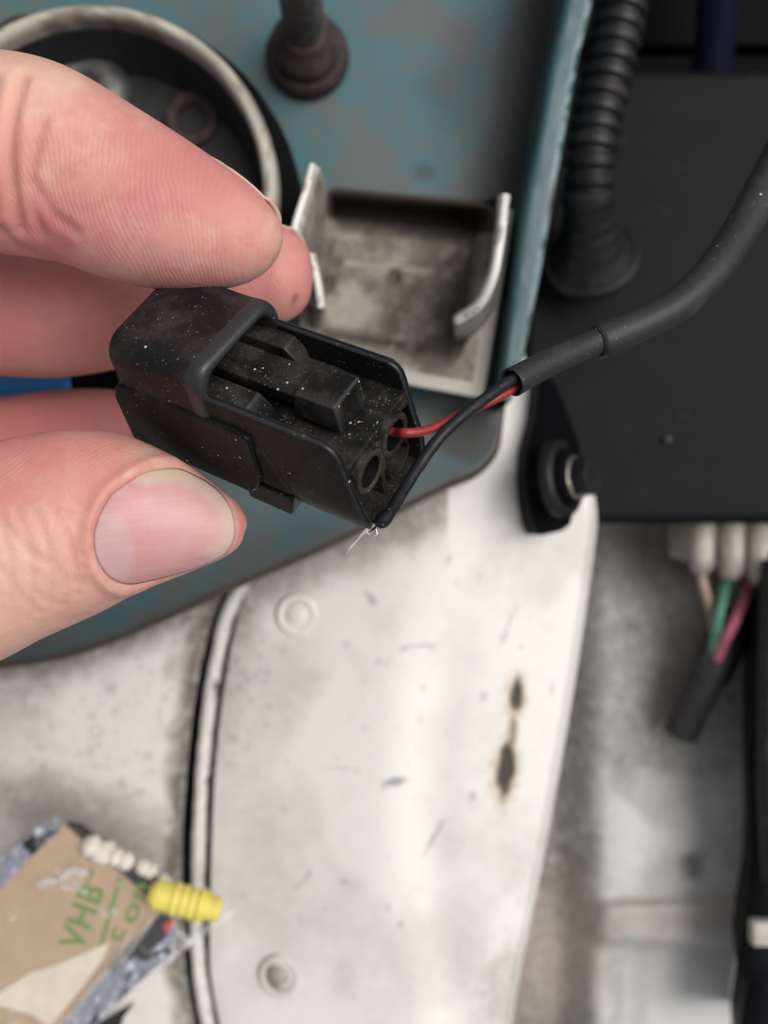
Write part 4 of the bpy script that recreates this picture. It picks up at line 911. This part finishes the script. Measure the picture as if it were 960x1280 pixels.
# latch guard: arch loft
def arch(e, th, drop=0., n=9):
    """half-closed arch profile (w, h) offset outward by e; th inward"""
    pts = []
    wl, wr, hl, ht, r = -6.55-e, 6.3+e, 9.2, 15.35+e-drop, 2.4
    pts.append((wl, hl)); pts.append((wl, 11.0))
    for k in range(n): a = math.pi-(k/(n-1))*math.pi/2; pts.append((wl+r+r*math.cos(a), ht-.25-r+r*math.sin(a)))
    for k in range(n): a = math.pi/2-(k/(n-1))*math.pi/2; pts.append((wr-r+r*math.cos(a), ht-r+r*math.sin(a)))
    pts.append((wr, 11.0)); pts.append((wr, 9.2)); return pts
secs = [(1.9, -1.6, .5), (2.3, -.7, .25), (3.0, -.2, .08), (4.0, 0, 0), (8, .02, 0), (12, 0, 0), (12.8, .02, 0), (13.4, .06, 0), (13.9, .08, 0), (14.3, .05, 0), (14.7, -.06, 0), (15.0, -.25, 0), (15.15, -.6, 0), (15.1, -.9, 0), (14.7, -1.05, 0), (11, -1.1, 0), (5, -1.15, 0), (4.6, -3, 0)]
v = []
for (l, e, dr) in secs:
    for (w_, h) in arch(e, 0, dr): v.append(K((l-.10*(h-12)*(l > 12)*0+.04*(w_)*(l > 12), w_, h)))
na = len(arch(0, 0)); f = [(i*na+j, (i+1)*na+j, (i+1)*na+j+1, i*na+j+1) for i in range(len(secs)-1) for j in range(na-1)]
f.append(tuple(range(na))); 
gd = obj('latch_guard', v, f, M['connector_guard'], cn)
gd.data.materials.append(M['edge_hilite'])
for p_ in gd.data.polygons:
    if p_.index//(na-1) in (7, 8, 9, 10, 11) and p_.index < (len(secs)-1)*(na-1): p_.material_index = 1  # lip faces take the paler painted-highlight colour
bm = bmesh.new(); bm.from_mesh(gd.data); bmesh.ops.recalc_face_normals(bm, faces=bm.faces); bm.to_mesh(gd.data); bm.free()
# latch arm, tab, rails
arm = obj('latch_arm', *prism([(-1.9, 10.3), (2.1, 10.3), (2.1, 11.7), (-1.9, 11.7)], 4.5, 23.2), M['connector_dusty'], cn, bevel=.16)
obj('latch_tab', *prism([(-2.5, 9.5), (2.15, 9.5), (2.15, 12.85), (-2.5, 12.85)], lambda h: 22.3+.15*(h-9), lambda h: 27.9-.10*(h-9)), M['connector_dusty'], arm, bevel=.26, seg=3, hilite='edge_hilite')
def rail(w0, w1, l1):
    poly = [(5.5, 8.5), (l1+1.5, 8.5), (l1+1.1, 10.3), (l1, 11.5), (5.5, 11.5)]; n = len(poly)
    v = [K((l, w0, h)) for l, h in poly]+[K((l, w1, h)) for l, h in poly]
    f = [tuple(range(n)), tuple(range(2*n-1, n-1, -1))]+[((i+1) % n, i, n+i, n+(i+1) % n) for i in range(n)]
    o = obj('side_rail', v, f, M['connector_dusty'], cn, bevel=.2, hilite='edge_hilite')
    bm = bmesh.new(); bm.from_mesh(o.data); bmesh.ops.recalc_face_normals(bm, faces=bm.faces); bm.to_mesh(o.data); bm.free()
rail(-5.4, -2.75, 18.9); rail(3.25, 5.4, 17.6)
# side skirt and lug on the left flank
def skirt():
    poly = [(1.0, -.7), (17.4, -.8), (18.5, .4), (19.6, 3.2), (19.6, 8.9), (17.8, 9.4), (6.0, 9.4), (2.2, 8.6), (1.3, 7.0)]; n = len(poly)
    v = [K((l, -6.85, h)) for l, h in poly]+[K((l, -5.6, h)) for l, h in poly]
    f = [tuple(range(n)), tuple(range(2*n-1, n-1, -1))]+[((i+1) % n, i, n+i, n+(i+1) % n) for i in range(n)]
    o = obj('side_skirt', v, f, M['connector_black'], cn, bevel=.35, seg=3); bm = bmesh.new(); bm.from_mesh(o.data); bmesh.ops.recalc_face_normals(bm, faces=bm.faces); bm.to_mesh(o.data); bm.free()
skirt()
m = MB(); m.add(*prism([(-6.25, -2.9), (-2.5, -2.9), (-2.5, -.2), (-6.25, .6)], 16.2, lambda h: 22.6+.25*h)); m.build('side_lug', M['connector_black'], cn, bevel=.3, seg=3)
m = MB(); m.add(*prism([(-6.42, 1.4), (-5.6, 1.4), (-5.6, 7.5), (-6.42, 7.5)], 19.5, lambda h: 21.0+.35*(7-h))); m.build('dirt_ledge', M['rim_dust'], cn, bevel=.3)

# =================================================================== CABLE
cb = thing('cable', P(740, 425, 104), 'grey black sleeved cable with bare red and black wires', 'cable')
def pth(pts, n=80): return catmull(np.array([P(*p) for p in pts]), n)
oc = pth([(1120, -60, 124), (1030, 90, 118), (985, 178, 112), (952, 240, 108), (920, 298, 105), (886, 345, 102.5), (845, 382, 101), (795, 408, 100), (746, 428, 99.2)], 120)
s = np.linspace(0, 1, 120); rr = np.interp(s, [0, .5, .75, .93, .985, 1], [2.45, 2.3, 2.1, 1.92, 2.02, 1.88])
T, N, B = frames(oc)
def open_tube(c, r, th, nseg=28, deep=5.):
    """tube whose last end is open: goes round the rim and back inside"""
    T = (c[-1]-c[-2])/np.linalg.norm(c[-1]-c[-2]); k = np.linalg.norm(c-c[-1], axis=1) < deep; ci = c[k][::-1]
    cc = np.vstack([c, ci]); r_in = r[-1]-th
    v, f = [], []
    Tt, Nn, Bb = frames(c); Ti, Ni, Bi = Tt[k][::-1], Nn[k][::-1], Bb[k][::-1]
    rad = np.r_[r, np.full(len(ci), r_in)]; NN = np.vstack([Nn, Ni]); BB = np.vstack([Bb, Bi]); n = len(cc)
    for i in range(n):
        for j in range(nseg):
            a = 2*math.pi*j/nseg; v.append(cc[i]+rad[i]*(math.cos(a)*NN[i]+math.sin(a)*BB[i]))
    for i in range(n-1):
        for j in range(nseg): f.append((i*nseg+j, i*nseg+(j+1) % nseg, (i+1)*nseg+(j+1) % nseg, (i+1)*nseg+j))
    f.append(tuple(range(nseg-1, -1, -1))); return v, f
v, f = open_tube(oc, rr, .35); obj('outer_sleeve', v, f, M['rubber_sleeve'], cb)
ic = pth([(800, 402, 100), (768, 417, 99.5), (730, 434, 98.3), (690, 452, 96.3), (662, 466, 94.8), (640, 478, 93.6)], 70)
v, f = open_tube(ic, np.interp(np.linspace(0, 1, 70), [0, .4, .9, 1], [1.42, 1.45, 1.5, 1.58]), .22, 28, 5.); obj('inner_sleeve', v, f, M['rubber_sleeve'], cb)
bc = pth([(690, 447, 96), (660, 464, 94.4), (636, 477, 93.0), (608, 497, 91.4), (578, 520, 90.0), (548, 549, 88.8), (522, 585, 88.6), (500, 620, 89), (484, 645, 89.6), (472, 657, 90)], 90)
rb = np.full(90, .61)*np.array([1+.03*math.sin(i*.9) for i in range(90)]); rb[-6:] = [.66, .74, .78, .76, .68, .45]
v, f = tube(bc, rb, 18); blk = obj('black_wire', v, f, M['wire_black'], cb)
HBp = K((31.1, 1.9, 6.3))
rc = catmull(np.vstack([[P(690, 460, 96.8)], [P(656, 478, 95)], [P(628, 494, 93.6)], [P(600, 508, 92.4)], [P(570, 521, 91)], [P(545, 534, 89.8)], [P(522, 540, 88.6)], [P(506, 541, 88.2)], [P(496, 541, 89.4)], [K((28, 1.8, 6.4))]]), 70)
v, f = tube(rc, .48, 16); obj('red_wire', v, f, M['wire_red'], cb)
for (pts, r) in [([(478, 650), (464, 660), (450, 672), (438, 686), (431, 694)], .075), ([(477, 652), (462, 659), (449, 673), (440, 682), (436, 687)], .06), ([(476, 653), (467, 664), (461, 668), (458, 660)], .05), ([(470, 661), (471, 668), (467, 670)], .08), ([(474, 652), (462, 657), (446, 675), (434, 687)], .05)]:
    v, f = tube(pth([(x, y, 90.0) for x, y in pts], 24), r, 8); obj('strand', v, f, M['wire_strand'], blk)
